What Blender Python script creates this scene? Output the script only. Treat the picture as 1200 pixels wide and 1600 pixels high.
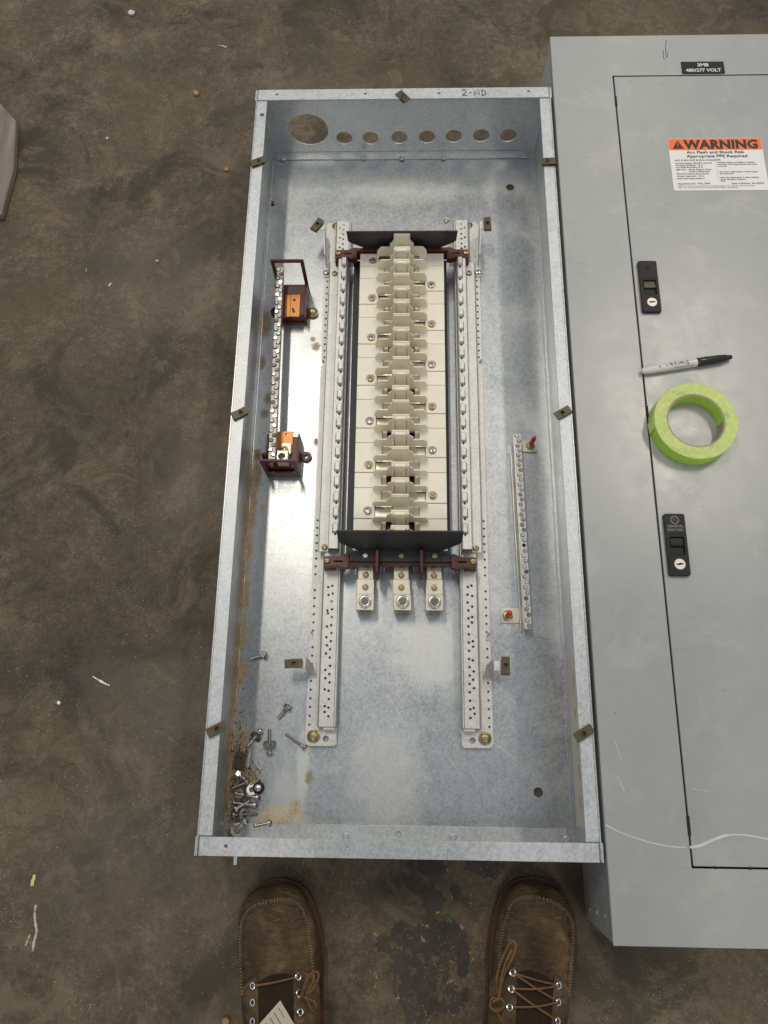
import bpy, bmesh, math, random
from mathutils import Vector, Matrix
random.seed(11)
R_ = math.radians
for o in list(bpy.data.objects): bpy.data.objects.remove(o)
scene = bpy.context.scene
COL = scene.collection

# ---------------------------------------------------------------- camera
CAM = (0.260085, 0.136727, 1.163465); ROT = (0.301767, 0.024366, 0.012688); FPX = 1166.768
cd = bpy.data.cameras.new('camera'); cam = bpy.data.objects.new('camera', cd); COL.objects.link(cam)
cam.location = CAM; cam.rotation_euler = ROT
cd.sensor_fit = 'VERTICAL'; cd.sensor_height = 36.0; cd.lens = 36.0 * FPX / 1600.0
cd.clip_start = 0.02; cd.clip_end = 100
scene.camera = cam
# ---------------------------------------------------------------- world and lamps (workshop ceiling)
wd = bpy.data.worlds.new('World'); scene.world = wd; wd.use_nodes = True
wd.node_tree.nodes['Background'].inputs[0].default_value = (0.92, 0.97, 1.0, 1)
wd.node_tree.nodes['Background'].inputs[1].default_value = 0.38
def lamp(x, y, z, w, l, power, col=(1, .91, .77)):
    ld = bpy.data.lights.new('ceiling_lamp', 'AREA'); ld.shape = 'RECTANGLE'; ld.size = w; ld.size_y = l
    ld.energy = power; ld.color = col
    o = bpy.data.objects.new('ceiling_lamp', ld); COL.objects.link(o); o.location = (x, y, z)
lamp(-0.50, 2.25, 4.0, 0.14, 1.5, 40)
lamp(2.15, 2.45, 4.0, 0.20, 1.5, 31)
lamp(1.95, 5.0, 4.0, 0.20, 1.5, 9)
lamp(-0.60, -2.9, 4.0, 0.20, 1.5, 26)
lamp(2.05, -2.9, 4.0, 0.20, 1.5, 26)
lamp(-3.2, 2.3, 4.0, 0.20, 1.5, 8)
vs = scene.view_settings
vs.view_transform = 'Standard'; vs.look = 'None'; vs.gamma = 1; vs.use_curve_mapping = False; vs.exposure = 0.25

_RM = Matrix.Rotation(ROT[2], 3, 'Z') @ Matrix.Rotation(ROT[1], 3, 'Y') @ Matrix.Rotation(ROT[0], 3, 'X')
def ray(u, v): return _RM @ Vector(((u - 600) / FPX, (800 - v) / FPX, -1))
def pw(u, v, z):                      # point of the place at height z that the photograph shows at (u, v)
    d = ray(u, v); return Vector(CAM) + d * ((z - CAM[2]) / d.z)
def pwy(u, v, y):                     # the same on an upright plane at depth y
    d = ray(u, v); return Vector(CAM) + d * ((y - CAM[1]) / d.y)

# ---------------------------------------------------------------- node materials
class NG:
    def __init__(s, name):
        s.m = bpy.data.materials.new(name); s.m.use_nodes = True; s.t = s.m.node_tree
        s.b = s.t.nodes['Principled BSDF']
        s.tc = s.t.nodes.new('ShaderNodeTexCoord'); s.geo = s.t.nodes.new('ShaderNodeNewGeometry')
        s.pos = s.geo.outputs['Position']; s.obj = s.tc.outputs['Object']; s.vec = s.pos
        s._sep = None
    def put(s, sock, v):
        if isinstance(v, bpy.types.NodeSocket): s.t.links.new(v, sock)
        elif isinstance(v, (tuple, list)) and len(v) == 3 and sock.type == 'RGBA': sock.default_value = (*v, 1)
        else: sock.default_value = v
    def math(s, op, a, b=0.0, c=None, clamp=False):
        n = s.t.nodes.new('ShaderNodeMath'); n.operation = op; n.use_clamp = clamp
        s.put(n.inputs[0], a); s.put(n.inputs[1], b)
        if c is not None: s.put(n.inputs[2], c)
        return n.outputs[0]
    def scalev(s, sc, vec=None):
        n = s.t.nodes.new('ShaderNodeMapping'); n.inputs['Scale'].default_value = sc
        s.put(n.inputs['Vector'], vec or s.vec); return n.outputs[0]
    def rotv(s, ang, sc=(1, 1, 1), vec=None):
        n = s.t.nodes.new('ShaderNodeMapping'); n.inputs['Scale'].default_value = sc
        n.inputs['Rotation'].default_value = (0, 0, ang)
        s.put(n.inputs['Vector'], vec or s.vec); return n.outputs[0]
    def noise(s, scale, detail=4, rough=.55, vec=None, dist=0, col=False):
        n = s.t.nodes.new('ShaderNodeTexNoise'); n.inputs['Scale'].default_value = scale
        n.inputs['Detail'].default_value = detail; n.inputs['Roughness'].default_value = rough
        n.inputs['Distortion'].default_value = dist
        s.put(n.inputs['Vector'], vec or s.vec); return n.outputs['Color' if col else 'Fac']
    def voro(s, scale, out='Distance', feature='F1', vec=None, rand=1):
        n = s.t.nodes.new('ShaderNodeTexVoronoi'); n.feature = feature; n.inputs['Scale'].default_value = scale
        n.inputs['Randomness'].default_value = rand
        s.put(n.inputs['Vector'], vec or s.vec); return n.outputs[out]
    def ramp(s, v, stops, mode='LINEAR'):
        n = s.t.nodes.new('ShaderNodeValToRGB'); n.color_ramp.interpolation = mode; e = n.color_ramp.elements
        while len(e) < len(stops): e.new(.5)
        for k, (p, c) in enumerate(stops):
            e[k].position = p; e[k].color = (*c, 1) if isinstance(c, (tuple, list)) else (c, c, c, 1)
        s.put(n.inputs[0], v); return n.outputs[0]
    def step(s, v, a, b):
        n = s.t.nodes.new('ShaderNodeMapRange'); n.interpolation_type = 'SMOOTHSTEP'
        s.put(n.inputs[0], v); n.inputs[1].default_value = a; n.inputs[2].default_value = b; return n.outputs[0]
    def mix(s, f, a, b, mode='MIX'):
        n = s.t.nodes.new('ShaderNodeMix'); n.data_type = 'RGBA'; n.blend_type = mode
        s.put(n.inputs[0], f); s.put(n.inputs[6], a); s.put(n.inputs[7], b); return n.outputs[2]
    def xyz(s):
        if s._sep is None:
            n = s.t.nodes.new('ShaderNodeSeparateXYZ'); s.put(n.inputs[0], s.pos); s._sep = n.outputs
        return s._sep
    def blob(s, cx, cy, rx, ry, nz, soft=.35, amp=.9):   # ragged elliptical mark on a level surface
        x = s.math('DIVIDE', s.math('SUBTRACT', s.xyz()[0], cx), rx); y = s.math('DIVIDE', s.math('SUBTRACT', s.xyz()[1], cy), ry)
        d = s.math('SQRT', s.math('ADD', s.math('MULTIPLY', x, x), s.math('MULTIPLY', y, y)))
        d = s.math('ADD', d, s.math('MULTIPLY', s.math('SUBTRACT', nz, .5), amp * 2))
        return s.math('SUBTRACT', 1, s.step(d, 1 - soft, 1 + soft))
    def bump(s, h, strength=.3, dist=.001):
        n = s.t.nodes.new('ShaderNodeBump'); n.inputs['Strength'].default_value = strength; n.inputs['Distance'].default_value = dist
        s.put(n.inputs['Height'], h); s.put(s.b.inputs['Normal'], n.outputs[0])
    def out(s, col, rough, metal=0.0, spec=None):
        s.put(s.b.inputs['Base Color'], col); s.put(s.b.inputs['Roughness'], rough); s.put(s.b.inputs['Metallic'], metal)
        if spec is not None: s.put(s.b.inputs['Specular IOR Level'], spec)
        return s.m

def plain(name, col, rough=.5, metal=0.0, var=.12, scale=60, bump=0.0, bscale=400, dirt=None, spec=None, rnd=0):
    g = NG(name); n1 = g.noise(scale, 5, .6); n2 = g.noise(scale * .17, 3)
    k = g.math('ADD', g.math('MULTIPLY', n1, .6), g.math('MULTIPLY', n2, .4))
    c = g.ramp(k, [(.3, tuple(max(0, x * (1 - var)) for x in col)), (.7, tuple(min(1, x * (1 + var)) for x in col))])
    if dirt: c = g.mix(g.math('MULTIPLY', g.step(g.noise(scale * .5, 6, .7, dist=.6), .52, .72), dirt[1]), c, dirt[0])
    if rnd:
        oi = g.t.nodes.new('ShaderNodeObjectInfo'); c = g.mix(g.math('MULTIPLY', oi.outputs['Random'], rnd), c, tuple(x * q for x, q in zip(col, (.80, .74, .62))))
    r = g.math('ADD', rough - .06, g.math('MULTIPLY', n1, .12))
    if bump: g.bump(g.noise(bscale, 3), bump, .0006)
    return g.out(c, r, metal, spec)

def galv(name, base=(.52, .543, .56), rough=.31, stains=None):
    g = NG(name)
    sp = g.voro(330, 'Color'); bw = g.t.nodes.new('ShaderNodeRGBToBW'); g.put(bw.inputs[0], sp); sp = bw.outputs[0]
    fine = g.noise(900, 2, .6); big = g.noise(9, 5, .6); mid = g.noise(45, 5, .65)
    k = g.math('ADD', g.math('MULTIPLY', sp, .22), g.math('ADD', g.math('MULTIPLY', fine, .33), g.math('ADD', g.math('MULTIPLY', mid, .22), g.math('MULTIPLY', big, .23))))
    lo = tuple(x * .74 for x in base); hi = tuple(min(1, x * 1.22) for x in base)
    c = g.ramp(k, [(.33, lo), (.5, base), (.69, hi)])
    scr = g.noise(60, 3, .7, vec=g.rotv(.35, (14, .5, 1))); scr2 = g.noise(60, 3, .7, vec=g.rotv(-.9, (16, .45, 1)))
    sm = g.math('MULTIPLY', g.math('MAXIMUM', g.step(scr, .66, .70), g.step(scr2, .66, .70)), .45)
    c = g.mix(sm, c, (.8, .81, .82))
    rr = g.math('ADD', rough - .10, g.math('ADD', g.math('MULTIPLY', sp, .08), g.math('ADD', g.math('MULTIPLY', big, .10), g.math('MULTIPLY', fine, .06))))
    metal = .74
    if stains: c, rr, metal = stains(g, c, rr)
    g.bump(g.math('ADD', g.math('MULTIPLY', fine, .5), g.math('MULTIPLY', sp, .35)), .10, .0006)
    return g.out(c, rr, metal)

def back_stains(g, c, rr):
    n = g.noise(28, 6, .7, dist=.4); n2 = g.noise(90, 6, .75, dist=.5); nb = g.noise(7, 5, .65, dist=.5); n3 = g.noise(230, 5, .7, dist=.8)
    x, y, _ = g.xyz()
    # chalky white rust haze
    w = g.math('MULTIPLY', g.step(nb, .50, .72), .42)
    w = g.math('MAXIMUM', w, g.math('MULTIPLY', g.blob(.30, .275, .055, .05, n, .5), .55))
    w = g.math('MAXIMUM', w, g.math('MULTIPLY', g.blob(.235, .09, .05, .07, n, .6), .45))
    w = g.math('MAXIMUM', w, g.math('MULTIPLY', g.blob(.26, 1.13, .10, .025, n, .6), .35))
    w = g.math('MAXIMUM', w, g.math('MULTIPLY', g.blob(.112, .10, .009, .05, n2, .5), .8))
    w = g.math('MAXIMUM', w, g.math('MULTIPLY', g.blob(.088, .06, .022, .04, n, .6), .5))
    c = g.mix(w, c, (.70, .71, .69)); rr = g.math('ADD', rr, g.math('MULTIPLY', w, .22))
    # pitting under the bright left strip
    sm = g.math('MULTIPLY', g.step(g.noise(260, 4, .65), .60, .66), g.blob(.09, .50, .05, .24, n, .5))
    c = g.mix(g.math('MULTIPLY', sm, .8), c, (.24, .17, .10))
    # rust along the fold and spots
    seam = g.math('MULTIPLY', g.math('SUBTRACT', 1, g.step(g.math('ADD', x, g.math('MULTIPLY', n2, .016)), .013, .022)),
                  g.math('MULTIPLY', g.step(g.noise(13, 3, .6, vec=g.scalev((.01, 1, 1))), .36, .50), g.step(g.noise(120, 4, .7), .30, .50)))
    seam = g.math('MULTIPLY', seam, g.math('SUBTRACT', 1, g.step(y, .56, .60)))
    spots = [(.012, .845, .010, .024), (.014, .555, .008, .03), (.012, .50, .007, .035), (.010, .43, .006, .03), (.011, .36, .005, .03), (.011, .30, .006, .02), (.012, .24, .009, .02), (.010, .77, .006, .012), (.026, .70, .005, .010), (.022, .672, .006, .007), (.035, .86, .004, .006), (.104, .80, .006, .007),
             (.098, .815, .004, .004), (.112, .62, .004, .006), (.03, .505, .005, .005), (.011, .595, .008, .01), (.020, .12, .011, .045), (.020, .08, .013, .05), (.022, .03, .016, .022), (.036, .088, .010, .012)]
    for q in spots: seam = g.math('MAXIMUM', seam, g.math('MULTIPLY', g.blob(*q, n3, .6, 1.3), .8))
    c = g.mix(g.math('MULTIPLY', seam, .85), c, g.ramp(n2, [(.3, (.22, .10, .025)), (.5, (.42, .22, .045)), (.7, (.58, .40, .12))]))
    # dried glue puddle near the lower left corner
    pud = g.math('MULTIPLY', g.blob(.088, .026, .036, .026, n, .3, 1.2), g.step(n3, .25, .55))
    c = g.mix(g.math('MULTIPLY', pud, .8), c, g.ramp(n, [(.35, (.42, .20, .03)), (.5, (.62, .52, .30)), (.65, (.66, .62, .48))]))
    p2 = g.math('MULTIPLY', g.blob(.122, .088, .005, .008, n3, .5, 1.2), .8); c = g.mix(p2, c, (.33, .22, .07))
    rust = g.math('MAXIMUM', seam, g.math('MAXIMUM', pud, p2))
    rr = g.math('ADD', rr, g.math('MULTIPLY', rust, .3))
    met = g.math('SUBTRACT', .80, g.math('ADD', g.math('MULTIPLY', rust, .85), g.math('MULTIPLY', w, .30)), clamp=True)
    return c, rr, met

def wall_stains(g, c, rr):
    n = g.noise(30, 6, .7); x, y, z = g.xyz()
    low = g.math('MULTIPLY', g.math('SUBTRACT', 1, g.step(g.math('ADD', z, g.math('MULTIPLY', n, .11)), .055, .085)),
                 g.math('MULTIPLY', g.step(g.noise(11, 3, .6, vec=g.scalev((.01, 1, .01))), .30, .46), g.math('SUBTRACT', 1, g.step(y, .56, .60))))
    low = g.math('MULTIPLY', g.math('MULTIPLY', low, g.step(g.noise(70, 5, .7, dist=.5), .32, .52)), g.math('SUBTRACT', 1, g.step(x, .05, .06)))
    c = g.mix(g.math('MULTIPLY', low, .8), c, g.ramp(n, [(.35, (.26, .12, .03)), (.65, (.56, .38, .12))]))
    return c, g.math('ADD', rr, g.math('MULTIPLY', low, .3)), g.math('SUBTRACT', .70, g.math('MULTIPLY', low, .6))

def floor_mat():
    g = NG('stained_concrete')
    big = g.noise(2.2, 6, .62, dist=.4); mid = g.noise(7.5, 7, .68, dist=.3); fine = g.noise(70, 6, .75); vf = g.noise(420, 3, .7); f2 = g.noise(190, 5, .75)
    k = g.math('ADD', g.math('MULTIPLY', big, .26), g.math('ADD', g.math('MULTIPLY', mid, .29), g.math('ADD', g.math('MULTIPLY', fine, .25), g.math('MULTIPLY', f2, .20))))
    c = g.ramp(k, [(.41, (.022, .016, .009)), (.46, (.058, .042, .025)), (.515, (.094, .069, .042)), (.57, (.170, .128, .082))])
    hue = g.noise(4.0, 4, .6); c = g.mix(g.math('MULTIPLY', g.step(hue, .5, .68), .35), c, (.125, .095, .045))
    c = g.mix(g.math('MULTIPLY', g.step(g.noise(5.5, 4, .6, dist=.3), .52, .66), .32), c, (.062, .058, .046))
    c = g.mix(g.math('MULTIPLY', g.math('SUBTRACT', vf, .5, clamp=True), .8), c, (.30, .25, .20))
    # blotches: damp-dark and worn-pale, soft and ragged
    b1_ = g.noise(5.2, 7, .66, dist=.9); b2_ = g.noise(11, 7, .68, dist=1.1); b3_ = g.noise(3.1, 6, .6, dist=.6)
    c = g.mix(g.math('MULTIPLY', g.step(b1_, .52, .62), .70), c, (.028, .021, .013))
    c = g.mix(g.math('MULTIPLY', g.step(b2_, .54, .64), .55), c, (.165, .122, .078))
    c = g.mix(g.math('MULTIPLY', g.step(b3_, .50, .64), .35), c, (.120, .086, .046))
    c = g.mix(g.math('MULTIPLY', g.step(g.noise(33, 6, .7, dist=.8), .58, .70), .40), c, (.036, .028, .021))
    # short scuffs lying every way
    wob = g.noise(6, 3, .6, col=True); wv = g.t.nodes.new('ShaderNodeVectorMath'); wv.operation = 'MULTIPLY_ADD'; g.put(wv.inputs[0], wob); wv.inputs[1].default_value = (.5, .5, .5); g.put(wv.inputs[2], g.pos)
    for ang, sc, th in ((.7, (3, 26, 1), .71), (1.9, (2.6, 24, 1), .71), (-.6, (3, 30, 1), .71), (1.35, (2, 30, 1), .71)):
        sc_ = g.noise(4, 4, .62, vec=g.rotv(ang, sc, wv.outputs[0])); c = g.mix(g.math('MULTIPLY', g.step(sc_, th, th + .03), .40), c, (.24, .195, .145))
    n = g.noise(24, 6, .72, dist=.6); n2 = g.noise(60, 5, .7, dist=.4)
    # dark oil stains and rubber marks
    for q, a in (((-.13, .27, .09, .016), .6), ((-.16, .36, .05, .03), .4), ((-.14, .82, .06, .012), .5), ((-.06, .30, .05, .02), .4), ((-.3, .24, .12, .05), .35), ((-.30, .97, .07, .03), .3)):
        c = g.mix(g.math('MULTIPLY', g.blob(*q, n, .5), a), c, (.022, .02, .018))
    # pale worn zones
    for q, a in (((-.09, .55, .06, .1), .25), ((-.10, .20, .10, .07), .3), ((-.12, -.02, .14, .12), .22), ((-.17, .93, .12, .1), .22), ((.04, 1.36, .12, .05), .25)):
        c = g.mix(g.math('MULTIPLY', g.blob(*q, n, .8), a), c, (.20, .172, .14))
    # flaking black patch with paint bits between the boots
    tar = g.math('MULTIPLY', g.blob(.285, -.165, .058, .062, g.noise(17, 5, .7, dist=1.2), .10, 1.7), g.step(n2, .40, .46))
    for q in ((.297, -.030, .024, .010), (.372, -.028, .026, .016), (.305, -.075, .016, .016), (.315, -.115, .03, .022), (.262, -.115, .016, .014), (.345, -.145, .012, .02), (.335, -.06, .008, .01)): tar = g.math('MAXIMUM', tar, g.blob(*q, n, .14, 1.1))
    c = g.mix(g.math('MULTIPLY', tar, .74), c, g.ramp(n2, [(.35, (.012, .010, .010)), (.6, (.035, .026, .024)), (.75, (.07, .05, .045))]))
    edge = g.math('MULTIPLY', g.math('MULTIPLY', tar, g.math('SUBTRACT', 1, tar)), 4)
    c = g.mix(g.math('MULTIPLY', g.math('MULTIPLY', edge, g.step(n2, .56, .62)), .9), c, (.40, .34, .12))
    ck = g.voro(1.7, 'Distance', 'DISTANCE_TO_EDGE', vec=wv.outputs[0]); c = g.mix(g.math('MULTIPLY', g.math('MULTIPLY', g.math('LESS_THAN', ck, .0024), g.step(b1_, .50, .60)), .4), c, (.018, .014, .010))
    # sawdust and dust specks
    v = g.voro(95, 'Distance'); vc = g.t.nodes.new('ShaderNodeRGBToBW'); g.put(vc.inputs[0], g.voro(95, 'Color'))
    sp = g.math('MULTIPLY', g.math('LESS_THAN', v, .085), g.math('GREATER_THAN', vc.outputs[0], .60))
    v2 = g.voro(260, 'Distance'); vc2 = g.t.nodes.new('ShaderNodeRGBToBW'); g.put(vc2.inputs[0], g.voro(260, 'Color'))
    sp2 = g.math('MULTIPLY', g.math('MULTIPLY', g.math('LESS_THAN', v2, .22), g.math('GREATER_THAN', vc2.outputs[0], .60)), g.step(mid, .46, .60))
    c = g.mix(g.math('MULTIPLY', g.math('MAXIMUM', sp, sp2), .62), c, (.36, .31, .25))
    g.bump(g.math('ADD', g.math('MULTIPLY', fine, .6), g.math('ADD', g.math('MULTIPLY', vf, .25), g.math('MULTIPLY', mid, .5))), .5, .003)
    r = g.math('ADD', .42, g.math('MULTIPLY', g.math('ADD', fine, big), .16))
    return g.out(c, g.math('SUBTRACT', r, g.math('MULTIPLY', tar, .12)), 0.0, .4)

def paint_mat(name, col):
    g = NG(name); n = g.noise(5, 4, .55); f = g.noise(700, 2); m = g.noise(24, 6, .7, dist=.3)
    c = g.ramp(g.math('ADD', g.math('MULTIPLY', n, .6), g.math('MULTIPLY', m, .4)), [(.32, tuple(x * .93 for x in col)), (.68, tuple(x * 1.06 for x in col))])
    sc = g.noise(50, 3, .7, vec=g.rotv(.4, (20, .5, 1))); c = g.mix(g.math('MULTIPLY', g.step(sc, .70, .76), .3), c, (.6, .6, .58))
    c = g.mix(g.math('MULTIPLY', g.step(g.noise(13, 6, .7, dist=.5), .53, .66), .42), c, (.44, .425, .395))
    v = g.voro(38, 'Distance'); vb = g.t.nodes.new('ShaderNodeRGBToBW'); g.put(vb.inputs[0], g.voro(38, 'Color'))
    sm2 = g.noise(34, 5, .7, vec=g.rotv(1.1, (1, 4, 1)), dist=.8); c = g.mix(g.math('MULTIPLY', g.step(sm2, .60, .70), .30), c, (.25, .245, .23))
    c = g.mix(g.math('MULTIPLY', g.math('MULTIPLY', g.math('LESS_THAN', v, .045), g.math('GREATER_THAN', vb.outputs[0], .66)), .7), c, (.12, .11, .10))
    g.bump(g.math('ADD', f, g.math('MULTIPLY', m, .5)), .07, .0006)
    return g.out(c, g.math('ADD', .10, g.math('ADD', g.math('MULTIPLY', m, .34), g.math('MULTIPLY', n, .10))), 0.0, 1.0)

def leather_mat():
    g = NG('oiled_brown_leather'); g.vec = g.obj
    n = g.noise(28, 7, .7, dist=.4); n2 = g.noise(9, 4, .6); cr = g.voro(420, 'Distance'); w = g.noise(60, 4, .6, vec=g.rotv(.3, (1, 3, 1)), dist=1.0)
    k = g.math('ADD', g.math('MULTIPLY', n, .55), g.math('MULTIPLY', n2, .45))
    c = g.ramp(k, [(.32, (.020, .012, .006)), (.45, (.062, .038, .018)), (.56, (.125, .080, .040)), (.66, (.25, .175, .095))])
    c = g.mix(g.math('MULTIPLY', g.step(w, .61, .70), .45), c, (.22, .155, .085))
    g.bump(g.math('ADD', g.math('MULTIPLY', n, 1.2), g.math('ADD', g.math('MULTIPLY', cr, .35), g.math('MULTIPLY', w, 1.6))), .8, .0035)
    return g.out(c, g.math('ADD', .48, g.math('MULTIPLY', n, .25)), 0.0, .35)

M = {}
M['floor'] = floor_mat()
M['galv'] = galv('galvanised_steel', stains=wall_stains)
M['galv_back'] = galv('galvanised_steel_back', (.46, .485, .505), .32, stains=back_stains)
M['galv_rim'] = galv('galvanised_rim', (.54, .56, .58), .46)
M['rail'] = galv('zinc_rail', (.62, .62, .605), .52)
M['darkgalv'] = galv('dull_galvanised', (.62, .64, .65), .55)
M['paint'] = paint_mat('grey_enamel', (.338, .350, .350))
M['paint_door'] = paint_mat('grey_enamel_door', (.326, .338, .338))
M['cream'] = plain('cream_plastic', (.87, .825, .725), .42, 0, .07, 40, .04, 500, ((.70, .61, .46), .35), None, .2)
M['creamfin'] = plain('cream_fin_plastic', (.86, .80, .665), .36, 0, .08, 40, .03, 500, ((.68, .58, .42), .4), None, .4)
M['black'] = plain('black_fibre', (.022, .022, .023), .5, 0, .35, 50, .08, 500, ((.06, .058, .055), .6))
M['blackpl'] = plain('black_plastic', (.013, .013, .013), .45, 0, .3, 80, .06, 600, ((.035, .032, .028), .5), .3)
M['void'] = plain('dark_recess', (.012, .012, .012), .8, 0, .2, 40)
M['red'] = plain('oxblood_phenolic', (.085, .018, .014), .42, 0, .2, 60, .05, 500, ((.14, .06, .045), .4))
M['copper'] = plain('copper_strap', (.50, .225, .085), .44, .85, .15, 50, .04, 500, ((.30, .12, .05), .5))
M['tin'] = plain('tinned_metal', (.70, .665, .58), .34, .88, .16, 90, .08, 700, ((.34, .30, .24), .4))
M['tinb'] = plain('bright_tin', (.82, .79, .71), .30, .85, .10, 90, .06, 700)
M['tind'] = plain('dull_tin', (.40, .385, .35), .46, .85, .16, 90, .08, 700, ((.22, .19, .15), .4))
M['alu'] = plain('aluminium_lug', (.54, .51, .44), .42, .85, .14, 70, .08, 700, ((.42, .36, .26), .5))
M['steel'] = plain('screw_steel', (.47, .45, .42), .25, .95, .25, 220, 0, 1, ((.16, .11, .07), .6))
M['darksteel'] = plain('dark_steel', (.13, .125, .12), .4, .8, .2, 200)
M['silver'] = plain('bright_screw', (.74, .74, .73), .22, .95, .12, 200)
M['zincy'] = plain('yellow_zinc', (.38, .31, .18), .36, .85, .25, 160, 0, 1, ((.18, .12, .05), .6))
M['olive'] = plain('olive_zinc_clip', (.105, .088, .050), .48, .45, .22, 120, .05, 600, ((.10, .075, .04), .6))
M['rust'] = plain('rust_crumbs', (.10, .055, .030), .9, 0, .6, 300, .3, 300)
M['redcap'] = plain('red_rubber_cap', (.62, .030, .035), .42, 0, .12, 120)
M['label'] = plain('white_label', (.78, .78, .77), .42, 0, .02, 20)
M['orange'] = plain('orange_label', (.90, .17, .035), .42, 0, .03, 20)
M['ink'] = plain('black_ink', (.022, .020, .020), .5, 0, .2, 60)
M['greyink'] = plain('grey_ink', (.22, .22, .23), .5, 0, .1, 60)
M['white'] = plain('white_print', (.82, .82, .82), .45, 0, .02, 20)
M['keywhite'] = plain('lock_face', (.74, .70, .64), .4, .25, .08, 200)
M['penwhite'] = plain('marker_barrel', (.62, .63, .62), .3, 0, .05, 60)
M['penblack'] = plain('marker_cap', (.012, .012, .013), .25, 0, .2, 60)
M['tapeg'] = plain('lime_tape_edge', (.56, .66, .23), .62, 0, .18, 130, .35, 500, ((.30, .31, .12), .75))
M['tapes'] = plain('lime_tape_face', (.42, .66, .06), .42, 0, .10, 50, .05, 500)
M['card'] = plain('grey_card', (.36, .30, .22), .8, 0, .15, 90)
M['leather'] = leather_mat()
M['welt'] = plain('red_brown_welt', (.075, .034, .018), .5, 0, .3, 60, .1, 400, ((.03, .018, .012), .6))
M['sole'] = plain('dark_rubber_sole', (.035, .026, .020), .7, 0, .3, 60, .1, 300)
M['lace'] = plain('rawhide_lace', (.17, .080, .026), .55, 0, .35, 200, .15, 700)
M['stitch'] = plain('dirty_thread', (.34, .25, .14), .8, 0, .4, 200)
M['tongue'] = plain('dark_tongue', (.034, .022, .014), .85, 0, .3, 200, .3, 900, None, .1)
M['paper'] = plain('printed_paper', (.62, .56, .44), .7, 0, .06, 60)
M['denim'] = plain('dark_work_trousers', (.018, .013, .012), .85, 0, .3, 200, .2, 900)
def wood_mat():
    g = NG('weathered_wood'); n = g.noise(40, 6, .65, vec=g.scalev((1, .12, 1))); m = g.noise(9, 4)
    c = g.ramp(g.math('ADD', g.math('MULTIPLY', n, .7), g.math('MULTIPLY', m, .3)), [(.3, (.12, .095, .078)), (.5, (.21, .175, .15)), (.7, (.30, .26, .225))])
    g.bump(n, .4, .003); return g.out(c, .8)
M['wood'] = wood_mat()
M['chip'] = plain('pale_chip', (.48, .42, .33), .8, 0, .25, 200)
M['tanchip'] = plain('tan_chip', (.34, .22, .12), .8, 0, .3, 200)
M['yellow'] = plain('yellow_strip', (.62, .55, .24), .7, 0, .1, 200)
M['sticker'] = plain('yellowed_sticker', (.62, .57, .47), .6, 0, .06, 40)
M['scratch'] = plain('bare_scratch', (.60, .60, .58), .5, 0, .15, 60)

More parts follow.
